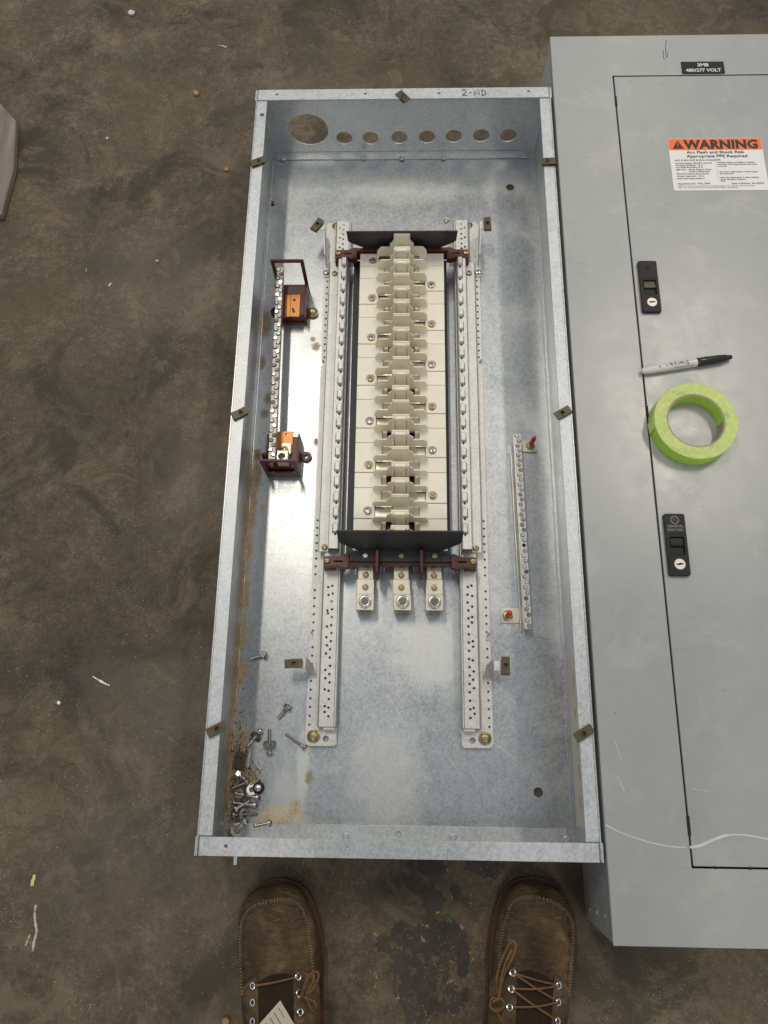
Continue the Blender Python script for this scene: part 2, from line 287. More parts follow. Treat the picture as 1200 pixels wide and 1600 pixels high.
# ---------------------------------------------------------------- mesh helpers
class MB:
    def __init__(s): s.v = []; s.f = []
    def add(s, vs, fs):
        o = len(s.v); s.v += [Vector(p) for p in vs]; s.f += [[i + o for i in f] for f in fs]; return s
    def box(s, x0, x1, y0, y1, z0, z1):
        return s.add([(x0, y0, z0), (x1, y0, z0), (x1, y1, z0), (x0, y1, z0), (x0, y0, z1), (x1, y0, z1), (x1, y1, z1), (x0, y1, z1)],
                     [(0, 3, 2, 1), (4, 5, 6, 7), (0, 1, 5, 4), (1, 2, 6, 5), (2, 3, 7, 6), (3, 0, 4, 7)])
    def obox(s, c, size, rot=(0, 0, 0)):
        m = MB().box(-size[0] / 2, size[0] / 2, -size[1] / 2, size[1] / 2, -size[2] / 2, size[2] / 2)
        from mathutils import Euler
        E_ = Euler(rot).to_matrix(); return s.add([E_ @ v + Vector(c) for v in m.v], m.f)
    def prism(s, pts, z0, z1, fn=None):          # outline in a plane, pushed along the third axis
        n = len(pts); fn = fn or (lambda a, b, c: (a, b, c))
        vs = [fn(a, b, z0) for a, b in pts] + [fn(a, b, z1) for a, b in pts]
        return s.add(vs, [tuple(range(n - 1, -1, -1)), tuple(range(n, 2 * n))] + [(i, (i + 1) % n, n + (i + 1) % n, n + i) for i in range(n)])
    def rod(s, a, b, r, n=12, r2=None):
        a = Vector(a); b = Vector(b); d = (b - a).normalized(); u = d.orthogonal().normalized(); w = d.cross(u); r2 = r if r2 is None else r2
        vs = [a + (u * math.cos(t) + w * math.sin(t)) * r for t in [2 * math.pi * i / n for i in range(n)]] + \
             [b + (u * math.cos(t) + w * math.sin(t)) * r2 for t in [2 * math.pi * i / n for i in range(n)]]
        return s.add(vs, [tuple(range(n - 1, -1, -1)), tuple(range(n, 2 * n))] + [(i, (i + 1) % n, n + (i + 1) % n, n + i) for i in range(n)])
    def lathe(s, prof, a, d=(0, 0, 1), n=20, closed=False):   # profile (radius, height) spun round axis d through a
        a = Vector(a); d = Vector(d).normalized(); u = d.orthogonal().normalized(); w = d.cross(u); k = len(prof)
        vs = [a + d * h + (u * math.cos(t) + w * math.sin(t)) * r for t in [2 * math.pi * i / n for i in range(n)] for r, h in prof]
        fs = []
        for i in range(n):
            for j in range(k if closed else k - 1):
                j2 = (j + 1) % k; fs.append((i * k + j, ((i + 1) % n) * k + j, ((i + 1) % n) * k + j2, i * k + j2))
        if not closed:
            if prof[0][0] > 1e-6: fs.append(tuple(i * k for i in range(n - 1, -1, -1)))
            if prof[-1][0] > 1e-6: fs.append(tuple(i * k + k - 1 for i in range(n)))
        return s.add(vs, fs)
    def tube(s, pts, r, n=8, flat=1.0):
        pts = [Vector(p) for p in pts]; k = len(pts); vs = []
        for i, p in enumerate(pts):
            d = (pts[min(i + 1, k - 1)] - pts[max(i - 1, 0)]).normalized()
            u = Vector((0, 0, 1)).cross(d); u = u.normalized() if u.length > 1e-4 else Vector((1, 0, 0)); w = d.cross(u)
            rr = r[i] if isinstance(r, (list, tuple)) else r
            vs += [p + u * math.cos(2 * math.pi * j / n) * rr + w * math.sin(2 * math.pi * j / n) * rr * flat for j in range(n)]
        fs = [(i * n + j, i * n + (j + 1) % n, (i + 1) * n + (j + 1) % n, (i + 1) * n + j) for i in range(k - 1) for j in range(n)]
        return s.add(vs, fs + [tuple(range(n - 1, -1, -1)), tuple(range((k - 1) * n, k * n))])
    def mesh(s, name, org=(0, 0, 0), ang=35):
        me = bpy.data.meshes.new(name); o = Vector(org)
        me.from_pydata([tuple(v - o) for v in s.v], [], s.f)
        fix(me, ang); return me
    def build(s, name, mat, parent=None, bevel=0, cut=None, ang=35, org=None, seg=2):
        org = Vector(org) if org is not None else (wloc(parent) if parent else Vector((0, 0, 0)))
        me = s.mesh(name, org, ang)
        if cut is not None: me = boolean(me, cut.mesh('cutter', org)); fix(me, ang, False)
        me.materials.clear(); me.materials.append(M[mat]); o = bpy.data.objects.new(name, me); COL.objects.link(o)
        if parent: o.parent = parent; o.location = org - wloc(parent)
        else: o.location = org
        if bevel:
            b = o.modifiers.new('bevel', 'BEVEL'); b.width = bevel; b.segments = seg; b.limit_method = 'ANGLE'; b.angle_limit = R_(40); b.harden_normals = False
        return o
def fix(me, ang=35, rec=True):
    bm = bmesh.new(); bm.from_mesh(me)
    if rec: bmesh.ops.recalc_face_normals(bm, faces=bm.faces)
    for f in bm.faces: f.smooth = True
    for e in bm.edges: e.smooth = len(e.link_faces) == 2 and e.calc_face_angle(0) < R_(ang)
    bm.to_mesh(me); bm.free()
def boolean(a, b):
    oa = bpy.data.objects.new('a', a); ob = bpy.data.objects.new('b', b); COL.objects.link(oa); COL.objects.link(ob)
    m = oa.modifiers.new('x', 'BOOLEAN'); m.object = ob; m.operation = 'DIFFERENCE'; m.solver = 'EXACT'; m.use_self = True
    dg = bpy.context.evaluated_depsgraph_get(); dg.update()
    me = bpy.data.meshes.new_from_object(oa.evaluated_get(dg))
    bpy.data.objects.remove(oa); bpy.data.objects.remove(ob); me.name = a.name; return me
def wloc(o):
    v = Vector(o.location)
    while o.parent: o = o.parent; v = v + Vector(o.location)
    return v
def thing(name, loc, label, cat, group=None):
    o = bpy.data.objects.new(name, None); COL.objects.link(o); o.location = loc; o.empty_display_size = .02
    o['label'] = label; o['category'] = cat
    if group: o['group'] = group
    return o
def tag(o, label, cat, group=None):
    o['label'] = label; o['category'] = cat
    if group: o['group'] = group
    return o
def sub(name, parent, loc): # empty that carries sub-parts
    o = bpy.data.objects.new(name, None); COL.objects.link(o); o.parent = parent; o.location = Vector(loc) - wloc(parent); o.empty_display_size = .01; return o
def inst(name, me, parent, loc, rot=(0, 0, 0)):
    o = bpy.data.objects.new(name, me); COL.objects.link(o); o.parent = parent
    o.location = Vector(loc) - (wloc(parent) if parent else Vector((0, 0, 0))); o.rotation_euler = rot; return o
def wm(mb, name, mat, ang=35): me = mb.mesh(name, (0, 0, 0), ang); me.materials.append(M[mat]); return me
def text(s, size, loc, mat, parent, name='lettering', rot=0, sx=1.0, bold=0.0, align='LEFT', tilt=None, space=1.0):
    c = bpy.data.curves.new(name, 'FONT'); c.body = s; c.size = size; c.offset = bold; c.align_x = align; c.space_character = space
    c.resolution_u = 2; c.extrude = .00012
    o = bpy.data.objects.new('t', c); COL.objects.link(o)
    dg = bpy.context.evaluated_depsgraph_get(); dg.update(); me = bpy.data.meshes.new_from_object(o.evaluated_get(dg)); bpy.data.objects.remove(o)
    mt = Matrix.Rotation(rot, 4, 'Z') @ Matrix.Diagonal((sx, 1, 1, 1))
    if tilt is not None: mt = tilt
    me.transform(mt); me.name = name; me.materials.clear(); me.materials.append(M[mat])
    return inst(name, me, parent, loc)
def screw_head(r, h, mat, slot=True, name='screw'):     # pan head with a cross recess, top at z=h
    m = MB().lathe([(r, 0), (r, h * .45), (r * .86, h * .85), (r * .55, h)], (0, 0, 0), n=14)
    me = m.mesh(name)
    if slot:
        cu = MB().box(-r * .62, r * .62, -r * .16, r * .16, h * .45, h * 2); me = boolean(me, cu.mesh('c')); cu = MB().box(-r * .16, r * .16, -r * .62, r * .62, h * .4, h * 2); me = boolean(me, cu.mesh('c'))
        fix(me, 35, False)
    me.materials.clear(); me.materials.append(M[mat]); return me

# ---------------------------------------------------------------- floor
fl = MB(); fl.box(-5, 6, -4, 7, -.05, 0); fl = fl.build('floor', 'floor'); fl['kind'] = 'structure'
# ---------------------------------------------------------------- open enclosure (first cabinet tub)
W, L, H = .508, 1.2208, .1459; T = .0022
enc = thing('panel_enclosure', (W / 2, L / 2, 0), 'open galvanised steel electrical enclosure lying on its back on the floor', 'enclosure')
def disc(u, v, r, z0=-.02, z1=.03):
    p = pw(u, v, .003); return ((p.x, p.y, z0), (p.x, p.y, z1), r)
cut = MB()
for u, v, r in ((377, 290, .0075), (797, 293, .0075), (841, 1238, .0068)):
    a, b, rr = disc(u, v, r); cut.rod(a, b, rr, 20)
p = pw(426, 320, .003); cut.rod((p.x, p.y, -.02), (p.x, p.y, .03), .0042, 14); cut.rod((p.x, p.y + .006, -.02), (p.x, p.y + .006, .03), .0022, 10)
MB().box(T, W - T, T, L - T, .0012, .0012 + T).build('back_panel', 'galv_back', enc, cut=cut)
lipS, lipE = .0195, .0225
lh = MB()
for u, v in ((409.5, 179),): p = pw(u, v, H); lh.rod((p.x, p.y, .1), (p.x, p.y, .2), .0034, 14)
wall = MB().box(0, T, 0, L, 0, H); wall.build('side_wall', 'galv', enc, .0004)
MB().box(T, lipS, lipE + .001, L - lipE - .001, H - T, H).build('side_lip', 'galv_rim', enc, .0006, cut=lh)
MB().box(W - T, W, 0, L, 0, H).build('side_wall', 'galv', enc, .0004)
MB().box(W - lipS, W - T, lipE + .001, L - lipE - .001, H - T, H).build('side_lip', 'galv_rim', enc, .0006)
# head wall with knockouts
ko = MB()
p = pwy(482, 203, L - T); ko.rod((p.x, L - .03, p.z), (p.x, L + .03, p.z), .0365, 40)
for u, v in ((538, 216), (579, 216), (624, 215), (667, 214), (709, 213), (752, 212), (794, 212)):
    p = pwy(u, v, L - T); ko.rod((p.x, L - .03, p.z), (p.x, L + .03, p.z), .0152, 28)
MB().box(T + .0005, W - T - .0005, L - T, L, .0005, H - T).build('end_wall', 'galv', enc, cut=ko)
MB().box(T + .0005, W - T - .0005, 0, T, .0005, H - T).build('end_wall', 'galv', enc)
def smallholes(pts, z, r):
    c = MB()
    for u, v in pts: p = pw(u, v, z); c.rod((p.x, p.y, z - .01), (p.x, p.y, z + .01), r, 10)
    return c
MB().box(.003, W - .003, L - lipE, L, H - T + .0002, H + .0012).build('end_lip', 'galv_rim', enc, .0009, cut=smallholes(((433, 148), (571, 147), (686, 146), (826, 143)), H, .0022))
MB().box(.0035, W - .0035, 0, lipE, H - T + .0002, H + .0012).build('end_lip', 'galv_rim', enc, .0009, cut=smallholes(((353, 1322), (543, 1327), (701, 1330)), H, .002))
# tabs of the side walls turned round the corners
for x in (-.0016, W - .0002):
    for y0, y1 in ((0, lipE), (L - lipE, L)): MB().box(x, x + .0018, y0, y1, .02, H + .0004).build('corner_tab', 'galv_rim', enc, .0003)
# flanges on the back panel
zf = .0012 + T
MB().box(T + .012, W - T - .012, L - T - .0175, L - T, zf + .0003, zf + .0026).build('end_flange', 'galv', enc, .0006)
MB().box(T + .012, W - T - .012, T, T + .0235, zf + .0003, zf + .0026).build('end_flange', 'galv_rim', enc, .0006, cut=smallholes(((622, 1304),), .004, .0045))
rv = wm(MB().lathe([(.0052, 0), (.0052, .0006), (.0040, .0016), (.0030, .0017), (.0024, .0009), (0, .0009)], (0, 0, 0), n=16), 'rivet', 'galv_rim')
for u, v in ((404 + 38, 248), (568, 246), (628, 247), (693, 246), (820, 243)): p = pw(u, v, zf + .0026); inst('rivet', rv, enc, p)
for u, v in ((540, 1306), (708, 1308), (886, 1311)): p = pw(u, v, zf + .0026); inst('rivet', rv, enc, p)
for u, v in ((344, 1287), (430, 600)):
    p = pw(u, v, .03); inst('rivet', rv, enc, (T + .0002, p.y, .02), (0, R_(90), 0))
# fold ridge down each side of the back
MB().tube([(.0065, .03 + i * (L - .06) / 24, zf + .0006) for i in range(25)], .0011, 8).build('fold_ridge', 'galv', enc)
MB().tube([(W - .0062, .03 + i * (L - .06) / 24, zf + .0004) for i in range(25)], .0008, 8).build('fold_ridge', 'galv', enc)
# yellowed sticker strip on the right wall, faint print
xs = W - T - .0003
st = MB().box(xs - .0002, xs, .030, .262, .020, .128).build('sticker', 'sticker', enc)
for k in range(5):
    y = .055 + k * .04
    for j in range(4):
        MB().box(xs - .0005, xs - .0003, y, y + .012 + random.random() * .01, .055 + j * .016, .058 + j * .016).build('print_line', 'greyink', st)
# handwriting on the top lip
def strokes(lines, o, ex, ey, r, mat, parent, name):
    m = MB()
    for ln in lines: m.tube([o + ex * a + ey * b for a, b in ln], r, 5, .3)
    return m.build(name, mat, parent)
o = pw(722, 150, H + .0016); ex = pw(762, 150, H + .0016) - o; ex = ex / 40; ey = (pw(722, 130, H + .0016) - o) / 20
strokes([[(0, 8), (2, 10), (5, 9.5), (6, 7), (4, 4), (0, 1), (3, 1.5), (8, 1)], [(11, 5), (15, 5.6)],
         [(19, 1), (20, 8), (23, 3), (26, 8.5), (27.5, 2)], [(31, 9), (31.5, 1)], [(30, 9.5), (36, 8), (37.5, 4.5), (35, 1.5), (31, .8)]], o, ex, ey, .0007, 'ink', enc, 'handwriting')
for q, r in ((((606, 1086), (618, 1105), (633, 1136)), .0011), (((757, 1150), (778, 1165), (800, 1182), (816, 1198)), .0006), (((640, 1150), (655, 1128), (668, 1112)), .0004), (((430, 1113), (447, 1117), (462, 1116)), .0004), (((415, 1175), (452, 1180), (470, 1179)), .0003), (((847, 395), (838, 384), (815, 362)), .0005), (((758, 372), (764, 380), (772, 377)), .0006), (((700, 1040), (706, 1052), (712, 1062)), .0005), (((560, 1180), (585, 1195), (602, 1190)), .0004), (((470, 312), (492, 306), (515, 308)), .0004), (((640, 318), (662, 306), (676, 296)), .0003), (((775, 470), (790, 500), (800, 540)), .0003), (((600, 1250), (640, 1246), (668, 1240)), .0003), (((720, 1210), (705, 1190), (694, 1176)), .0004)):
    MB().tube([pw(u, v, .0012 + T + .0001) for u, v in q], r, 6, .2).build('scratch', 'scratch', enc)
# loose studs poking out of the walls
st_ = MB(); a = pw(318, 1188, .10)
st_.rod((-.011, a.y, .10), (.004, a.y, .10), .0030, 12); st_.rod((-.0032, a.y, .10), (-.0004, a.y, .10), .0052, 6); st_.build('wall_stud', 'silver', enc)
st_ = MB(); a = pw(368, 1345, .10); st_.rod((a.x, -.016, .10), (a.x, .004, .10), .0030, 12); st_.rod((a.x, -.0042, .10), (a.x, -.0004, .10), .0062, 6); st_.build('wall_stud', 'silver', enc)

# ---------------------------------------------------------------- spring clip nuts
def clip_mesh(w=.0125, l=.0255):
    m = MB().box(-l / 2, l / 2, -w / 2, w / 2, .0, .0012)
    me = boolean(m.mesh('clip_nut'), MB().rod((.0005, 0, -.01), (.0005, 0, .01), .0032, 16).mesh('c'))
    b = MB().box(-l / 2, l / 2 - .004, -w / 2, w / 2, -.0046, -.0034).prism([(-l / 2, -.0046), (-l / 2 - .0012, -.003), (-l / 2 - .0012, -.0004), (-l / 2, .0012), (-l / 2 + .0004, .0006), (-l / 2 + .0004, -.004)], -w / 2, w / 2, lambda a, b_, c: (a, c, b_))
    b.lathe([(.0032, .0004), (.0032, .0019), (.0046, .0019), (.0046, .0004)], (.0005, 0, 0), n=18, closed=True)
    bm = bmesh.new(); bm.from_mesh(me); t = b.mesh('t'); bm.from_mesh(t); bm.to_mesh(me); bm.free(); fix(me, 35)
    me.materials.clear(); me.materials.append(M['olive']); return me
CLIP = clip_mesh()
for u, v, a in ((630, 151, -50), (404, 252, 24), (856, 252, 182), (376, 645, 28), (879, 645, 211), (339, 1139, 27), (912, 1146, 211)):
    p = pw(u, v, H + .0036); inst('clip_nut', CLIP, enc, p, (0, 0, R_(a)))

# ---------------------------------------------------------------- bus assembly bolted inside
CX = W / 2
bus = thing('busbar_assembly', (CX, .66, zf), 'busbar interior with cream plastic covers between two perforated zinc rails inside the open enclosure', 'busbar assembly')
hole6 = lambda c, x, y: c.rod((x, y, -.01), (x, y, .08), .0019, 8)
Zf, Zc = .0115, .026                       # rail flange and channel heights
pan1 = screw_head(.0048, .0034, 'zincy'); pan2 = screw_head(.0052, .0036, 'steel'); pan3 = screw_head(.0046, .003, 'silver')
bigbolt = wm(MB().lathe([(.0098, 0), (.0098, .0012), (.0066, .0024), (.0058, .0030), (.0054, .0055), (.0032, .0062), (.0030, .0078), (0, .0080)], (0, 0, 0), n=20), 'bolt', 'zincy')
HOOK = MB(); HOOK.prism([(-.0078, 0), (-.0078, .0040), (-.0062, .0062), (.0062, .0062), (.0078, .0040), (.0078, 0), (.0058, 0), (.0045, .0040), (-.0050, .0040), (-.0058, 0)], -.0032, .0032, lambda a, b, c: (c, a, b)); HOOK = wm(HOOK, 'hook', 'rail')
HOLED = wm(MB().lathe([(.0018, 0), (.0018, .0002), (0, .0002)], (0, 0, 0), n=10), 'hook_eye', 'void')
SLOT = wm(MB().box(-.0006, .0006, -.008, .0075, 0, .0002), 'hook_slot', 'void')
y0r, y1r = .133, 1.052
for sg in (-1, 1):
    X = lambda d: CX + sg * d
    rail = sub('mounting_rail', bus, (X(.117), .6, zf)); 
    def sbox(m, d0, d1, a, b, c, d): return m.box(min(X(d0), X(d1)), max(X(d0), X(d1)), a, b, c, d)
    cut = MB()
    for k in range(17): hole6(cut, X(.1335), .775 + k * .0127)
    for k in range(26): hole6(cut, X(.1335), .163 + k * .0127) if k not in (17,) else None
    cut.rod((X(.1405), .765, -.01), (X(.1405), .765, .05), .0072, 18); cut.rod((X(.1405), .295, -.01), (X(.1405), .295, .05), .0078, 18)
    cut.rod((X(.108), .1435, -.01), (X(.108), .1435, .05), .0045, 16)
    cut.rod((X(.121), 1.046, -.01), (X(.121), 1.046, .05), .008, 18)
    fl_ = MB(); fl_.prism([(X(.139), .141), (X(.137), .135), (X(.132), y0r), (X(.0945), y0r), (X(.0945), .160), (X(.1205), .160), (X(.1205), 1.03), (X(.1205), y1r), (X(.134), y1r), (X(.139), y1r - .006)], Zf - .0018, Zf)
    fl_.build('rail_flange', 'rail', rail, .0004, cut=cut, org=(X(.117), .6, zf))
    cut = MB(); rnd = random.Random(5 + sg)
    for k in range(17):
        hole6(cut, X(.1045 + rnd.uniform(-.0006, .0006)), .175 + k * .0122)
        if k % 4 != 2: hole6(cut, X(.1105 + rnd.uniform(-.0008, .0008)), .177 + k * .0122 + rnd.choice((0, .004, -.004)))
    for k in range(6):
        hole6(cut, X(.1065), .985 + k * .0102)
        if k % 2 == 0: hole6(cut, X(.1125), .988 + k * .0102)
    ch = MB(); ch.prism([(.1215, Zf - .0014), (.1205, Zc - .003), (.1180, Zc), (.0962, Zc), (.0950, Zc + .0022), (.0932, Zc + .0022), (.0925, Zc), (.0925, Zf), (.0940, Zf), (.0940, Zc - .0005), (.0950, Zc - .0018), (.1172, Zc - .0018), (.1188, Zc - .004), (.1197, Zf - .0014)], .160, 1.045, lambda a, b, c: (X(a), c, b))
    ch.build('rail_channel', 'rail', rail, .0004, cut=cut, org=(X(.117), .6, zf))
    MB().box(min(X(.0945), X(.111)), max(X(.0945), X(.111)), .156, .1605, Zf + .0002, Zc - .003).build('end_stop', 'darkgalv', rail)
    wall_ = sbox(MB(), .0925, .0945, .135, .160, zf + .0005, Zf - .001); wall_.build('rail_web', 'rail', rail)
    inst('bolt', bigbolt, rail, (X(.1265), .1465, Zf))
    p = Vector((X(.121), 1.046, zf)); inst('bolt', bigbolt, rail, (X(.1215), 1.047, zf + .0002))
    # raised strip that carries the breaker hooks
    Zh = .050
    hs = MB(); hs.prism([(.1105, Zh - .002), (.1105, Zh), (.0968, Zh), (.0955, Zh - .0014), (.0955, Zc), (.0968, Zc), (.0968, Zh - .002)], .424, .953, lambda a, b, c: (X(a), c, b)); hs.build('hook_strip', 'rail', rail, .0004, org=(X(.117), .6, zf))
    hb = MB(); hb.prism([(.1290, Zc), (.1275, Zc + .0035), (.1130, Zc + .0040), (.1110, Zh - .002), (.1102, Zh - .0022), (.1122, Zc + .0020), (.1275, Zc + .0015)], .424, .953, lambda a, b, c: (X(a), c, b)); hb.build('strip_foot', 'rail', rail, .0004, org=(X(.117), .6, zf))
    for k in range(20):
        y = .943 - k * .0254 - .004
        h = inst('hook', HOOK, rail, (X(.1005), y, Zh)); inst('hook_eye', HOLED, rail, (X(.1005), y - .0098, Zh)); inst('hook_slot', SLOT, rail, (X(.1046), y, Zh))
    for y in (.930, .4245 + .006):
        inst('screw', pan1, rail, (X(.1185), y, Zc + .0042))
    # stand-off brackets for the dead front
    if True:
        br = sub('trim_bracket', bus, (X(.139), 1.0, Zf))
        MB().prism([(X(.1315), .935), (X(.1405), .935), (X(.1425), .953), (X(.1375), 1.018), (X(.1345), 1.018), (X(.1315), .953)], Zf + .0008, Zf + .0024).build('bracket_foot', 'rail', br, .0003, org=(X(.139), 1.0, Zf))
        MB().prism([(X(.1350), .955), (X(.1365), .955), (X(.1400), 1.022), (X(.1385), 1.022)], Zf + .0024, .050).build('bracket_web', 'darkgalv', br, org=(X(.139), 1.0, Zf))
        MB().box(min(X(.137), X(.154)), max(X(.137), X(.154)), 1.006, 1.022, .050, .0516).build('bracket_tab', 'rail', br, .0003)
        inst('screw', pan2, br, (X(.1362), .943, Zf + .0024))
        inst('clip_nut', CLIP, br, (X(.150), 1.014, .0555), (0, 0, R_(58 if sg < 0 else 92)))
        b2 = sub('trim_bracket', bus, (X(.135), .243, Zf))
        yb = .243
        MB().prism([(X(.1255), yb - .011), (X(.1375), yb - .012), (X(.1365), yb + .001), (X(.1265), yb + .012)], Zf + .0006, Zf + .0022).build('bracket_foot', 'rail', b2, .0003, org=(X(.135), .243, Zf))
        tw = MB(); q = [(.1255, yb - .010, Zf + .002), (.1290, yb + .004, .022), (.1355, yb + .014, .040), (.139, yb + .013, .044)]
        q2 = [(.1365, yb - .011, Zf + .002), (.1372, yb - .004, .022), (.1380, yb - .001, .040), (.139, yb - .001, .044)]
        vs_ = []
        for a, b in zip(q, q2):
            for off in (0, .0014): vs_ += [(X(a[0] + off), a[1], a[2]), (X(b[0] + off), b[1], b[2])]
        fs_ = []
        for i in range(3):
            k = i * 4; fs_ += [(k, k + 1, k + 5, k + 4), (k + 2, k + 6, k + 7, k + 3), (k, k + 4, k + 6, k + 2), (k + 1, k + 3, k + 7, k + 5)]
        fs_ += [(0, 2, 3, 1), (12, 13, 15, 14)]
        tw.add(vs_, fs_).build('twisted_web', 'rail', b2, org=(X(.135), .243, Zf))
        sbox(MB(), .139, .155, yb - .001, yb + .013, .0432, .0446).build('bracket_tab', 'rail', b2, .0003)
        inst('clip_nut', CLIP, b2, (X(.1555), yb + .006, .0485), (0, 0, R_(4 if sg < 0 else 88)))
# base insulator and conductors under the covers; black overhang stands in for gap shade
MB().box(CX - .0850, CX + .0785, .412, .957, .012, .030).build('base_with_gap_shade', 'black', bus, .001)
for dx in (-.052, 0, .052): MB().box(CX + dx - .0095, CX + dx + .0095, .40, .95, .0305, .0365).build('bus_bar', 'tin', bus, .0006)
# cream cover segments: each pole is one inch
Zt = .056; YT = .9529; P_ = .0254
def seg(side, a, n, scr):
    yb = YT - (a + n) * P_ + .0005; yt = YT - a * P_ - .0005
    lo, hi = .0725, .030
    for part in range(1):
        m = MB(); x0, x1 = sorted((CX + side * lo, CX + side * hi))
        ym = YT - (scr if scr is not None else a) * P_
        if scr is None: pts = [(lo, yb), (hi, yb), (hi, yt), (lo, yt)]
        elif n == 1: pts = [(lo, yb), (hi, yb), (hi, yb + .004), (.0400, yb + .004), (.0400, yt), (lo, yt)]
        else: pts = [(lo, yb), (hi, yb), (hi, yb + .004), (.0400, yb + .004), (.0400, ym - .001), (hi, ym - .001), (hi, yt), (lo, yt)]
        m.prism([(CX + side * px_, py_) for px_, py_ in pts], .036, Zt + (0.0008 if n == 2 else 0))
        cutm = None
        if scr is not None:
            ys = YT - (scr + .52) * P_; cutm = MB().rod((CX + side * .0505, ys, Zt - .004), (CX + side * .0505, ys, Zt + .02), .0072, 20)
        cover = m.build('cover_segment', 'cream', bus, .0007, cut=cutm)
        if scr is not None:
            inst('screw', pan1 if (scr // 3) % 2 else pan2, bus, (CX + side * .0505, ys, Zt - .0038), (0, 0, random.uniform(0, 1.5)))
NP = 21
lef = [(0, 1, 0)] + [(3 * k - 1, 2, 3 * k) for k in range(1, 7)] + [(3 * k + 1, 1, None) for k in range(7)] + [(20, 1, None)]
rig = [(3 * k + 1, 2, 3 * k + 2) for k in range(7)] + [(3 * k, 1, None) for k in range(7)]
for a, n, s_ in lef: seg(-1, a, n, s_)
for a, n, s_ in rig: seg(1, a, n, s_)
# middle trough pieces, metal taps and dark openings
plate_r = wm(MB().box(-.0075, .0075, -.0085, .0085, 0, .002), 'bus_tap', 'tin')
for j in range(NP):
    yt = YT - j * P_ - .0004; yb = yt - P_ + .0008; t = j % 3
    tr = MB()
    if t == 1:
        for s_ in (-1, 1): tr.box(*sorted((CX + s_ * .0298, CX + s_ * .0225)), yb, yt, .036, .0475)
        tr.box(CX - .0225, CX + .0225, yb, yb + .006, .036, .0475)
    else:
        s_ = -1 if t == 0 else 1
        tr.box(*sorted((CX - s_ * .0298, CX + s_ * .012)), yb, yt, .036, .0475); tr.box(*sorted((CX + s_ * .012, CX + s_ * .0298)), yb, yb + .004, .036, .0475)
        tr.box(*sorted((CX - s_ * .0298, CX - s_ * .0200)), yb, yt, .0476, .0495)
    tr.build('trough_piece', 'cream', bus, .0005)
    if t != 1:
        MB().box(*sorted((CX + s_ * .0125, CX + s_ * .0396)), yb + .0045, yt - .001, .046, .0500).build('bus_tap', 'tin', bus, .0004)
        MB().box(*sorted((CX + s_ * .0250, CX + s_ * .0396)), yt - .0066, yt - .0054, .0501, .0508).build('tap_stop', 'red', bus)
# stepped fins between the poles
def fin(kind):
    z1, z2, z3, zt = .0785 - Zt, .0905 - Zt, .0975 - Zt, .1130 - Zt
    wl = .0430
    half = [(wl, -.002), (wl, .008), (wl - .0015, z1 - .008), (wl - .0060, z1 - .0012), (wl - .0085, z1), (.0205, z1), (.0200, z2 - .003), (.0165, z2 + .001), (.0138, z3), (.0136, zt - .001), (.0126, zt)]
    pts = half + [(-a, b) for a, b in reversed(half)]
    m = MB().prism(pts, -.0011, .0011, lambda a, b, c: (a, c, b))
    if kind:
        m.prism([(-.0136, -.0011), (.0136, -.0011), (.0130, -.0052), (.0098, -.0064), (-.0098, -.0064), (-.0130, -.0052)], z1 - .03, zt - .0012, lambda a, b, c: (a, b, c))
        for s_ in (-1, 1): m.tube([(s_ * .0092, -.0066, z1 - .03), (s_ * .0092, -.0066, zt - .0030), (s_ * .0092, -.0052, zt - .0004), (s_ * .0092, -.001, zt + .0006)], .0014, 8)
    else:
        m.prism([(-.0130, -.0011), (.0130, -.0011), (.0124, -.0030), (-.0124, -.0030)], -.002, zt - .0015, lambda a, b, c: (a, b, c))
    return wm(m, 'barrier_fin', 'creamfin', 30)
FA, FB = fin(0), fin(1)
for j in range(NP):
    o = inst('barrier_fin', FA if j % 3 == 0 else FB, bus, (CX + random.uniform(-.0004, .0004), YT - .0035 - j * P_, Zt), (R_(random.uniform(-1.2, 1.2)), 0, R_(random.uniform(-.5, .5))))
    b = o.modifiers.new('bevel', 'BEVEL'); b.width = .0003; b.segments = 1; b.angle_limit = R_(40)
# black end barriers leaning inwards
def barrier(yb, yt, zt):
    w = .0925; pts = [(-w, 1), (w, 1), (w, .48), (w - .004, .38), (w - .030, 0), (-w + .030, 0), (-w + .004, .38), (-w, .48)]
    zb = .053; d = .0016 if yt > yb else -.0016
    m = MB().prism(pts, 0, 1, lambda a, b, c: (CX + a, yb + (yt - yb) * b - c * d * 1.6, zb + (zt - zb) * b))
    return m.build('end_barrier', 'black', bus, .0006)
barrier(.9640, .9490, .118); barrier(.4215, .4345, .118)
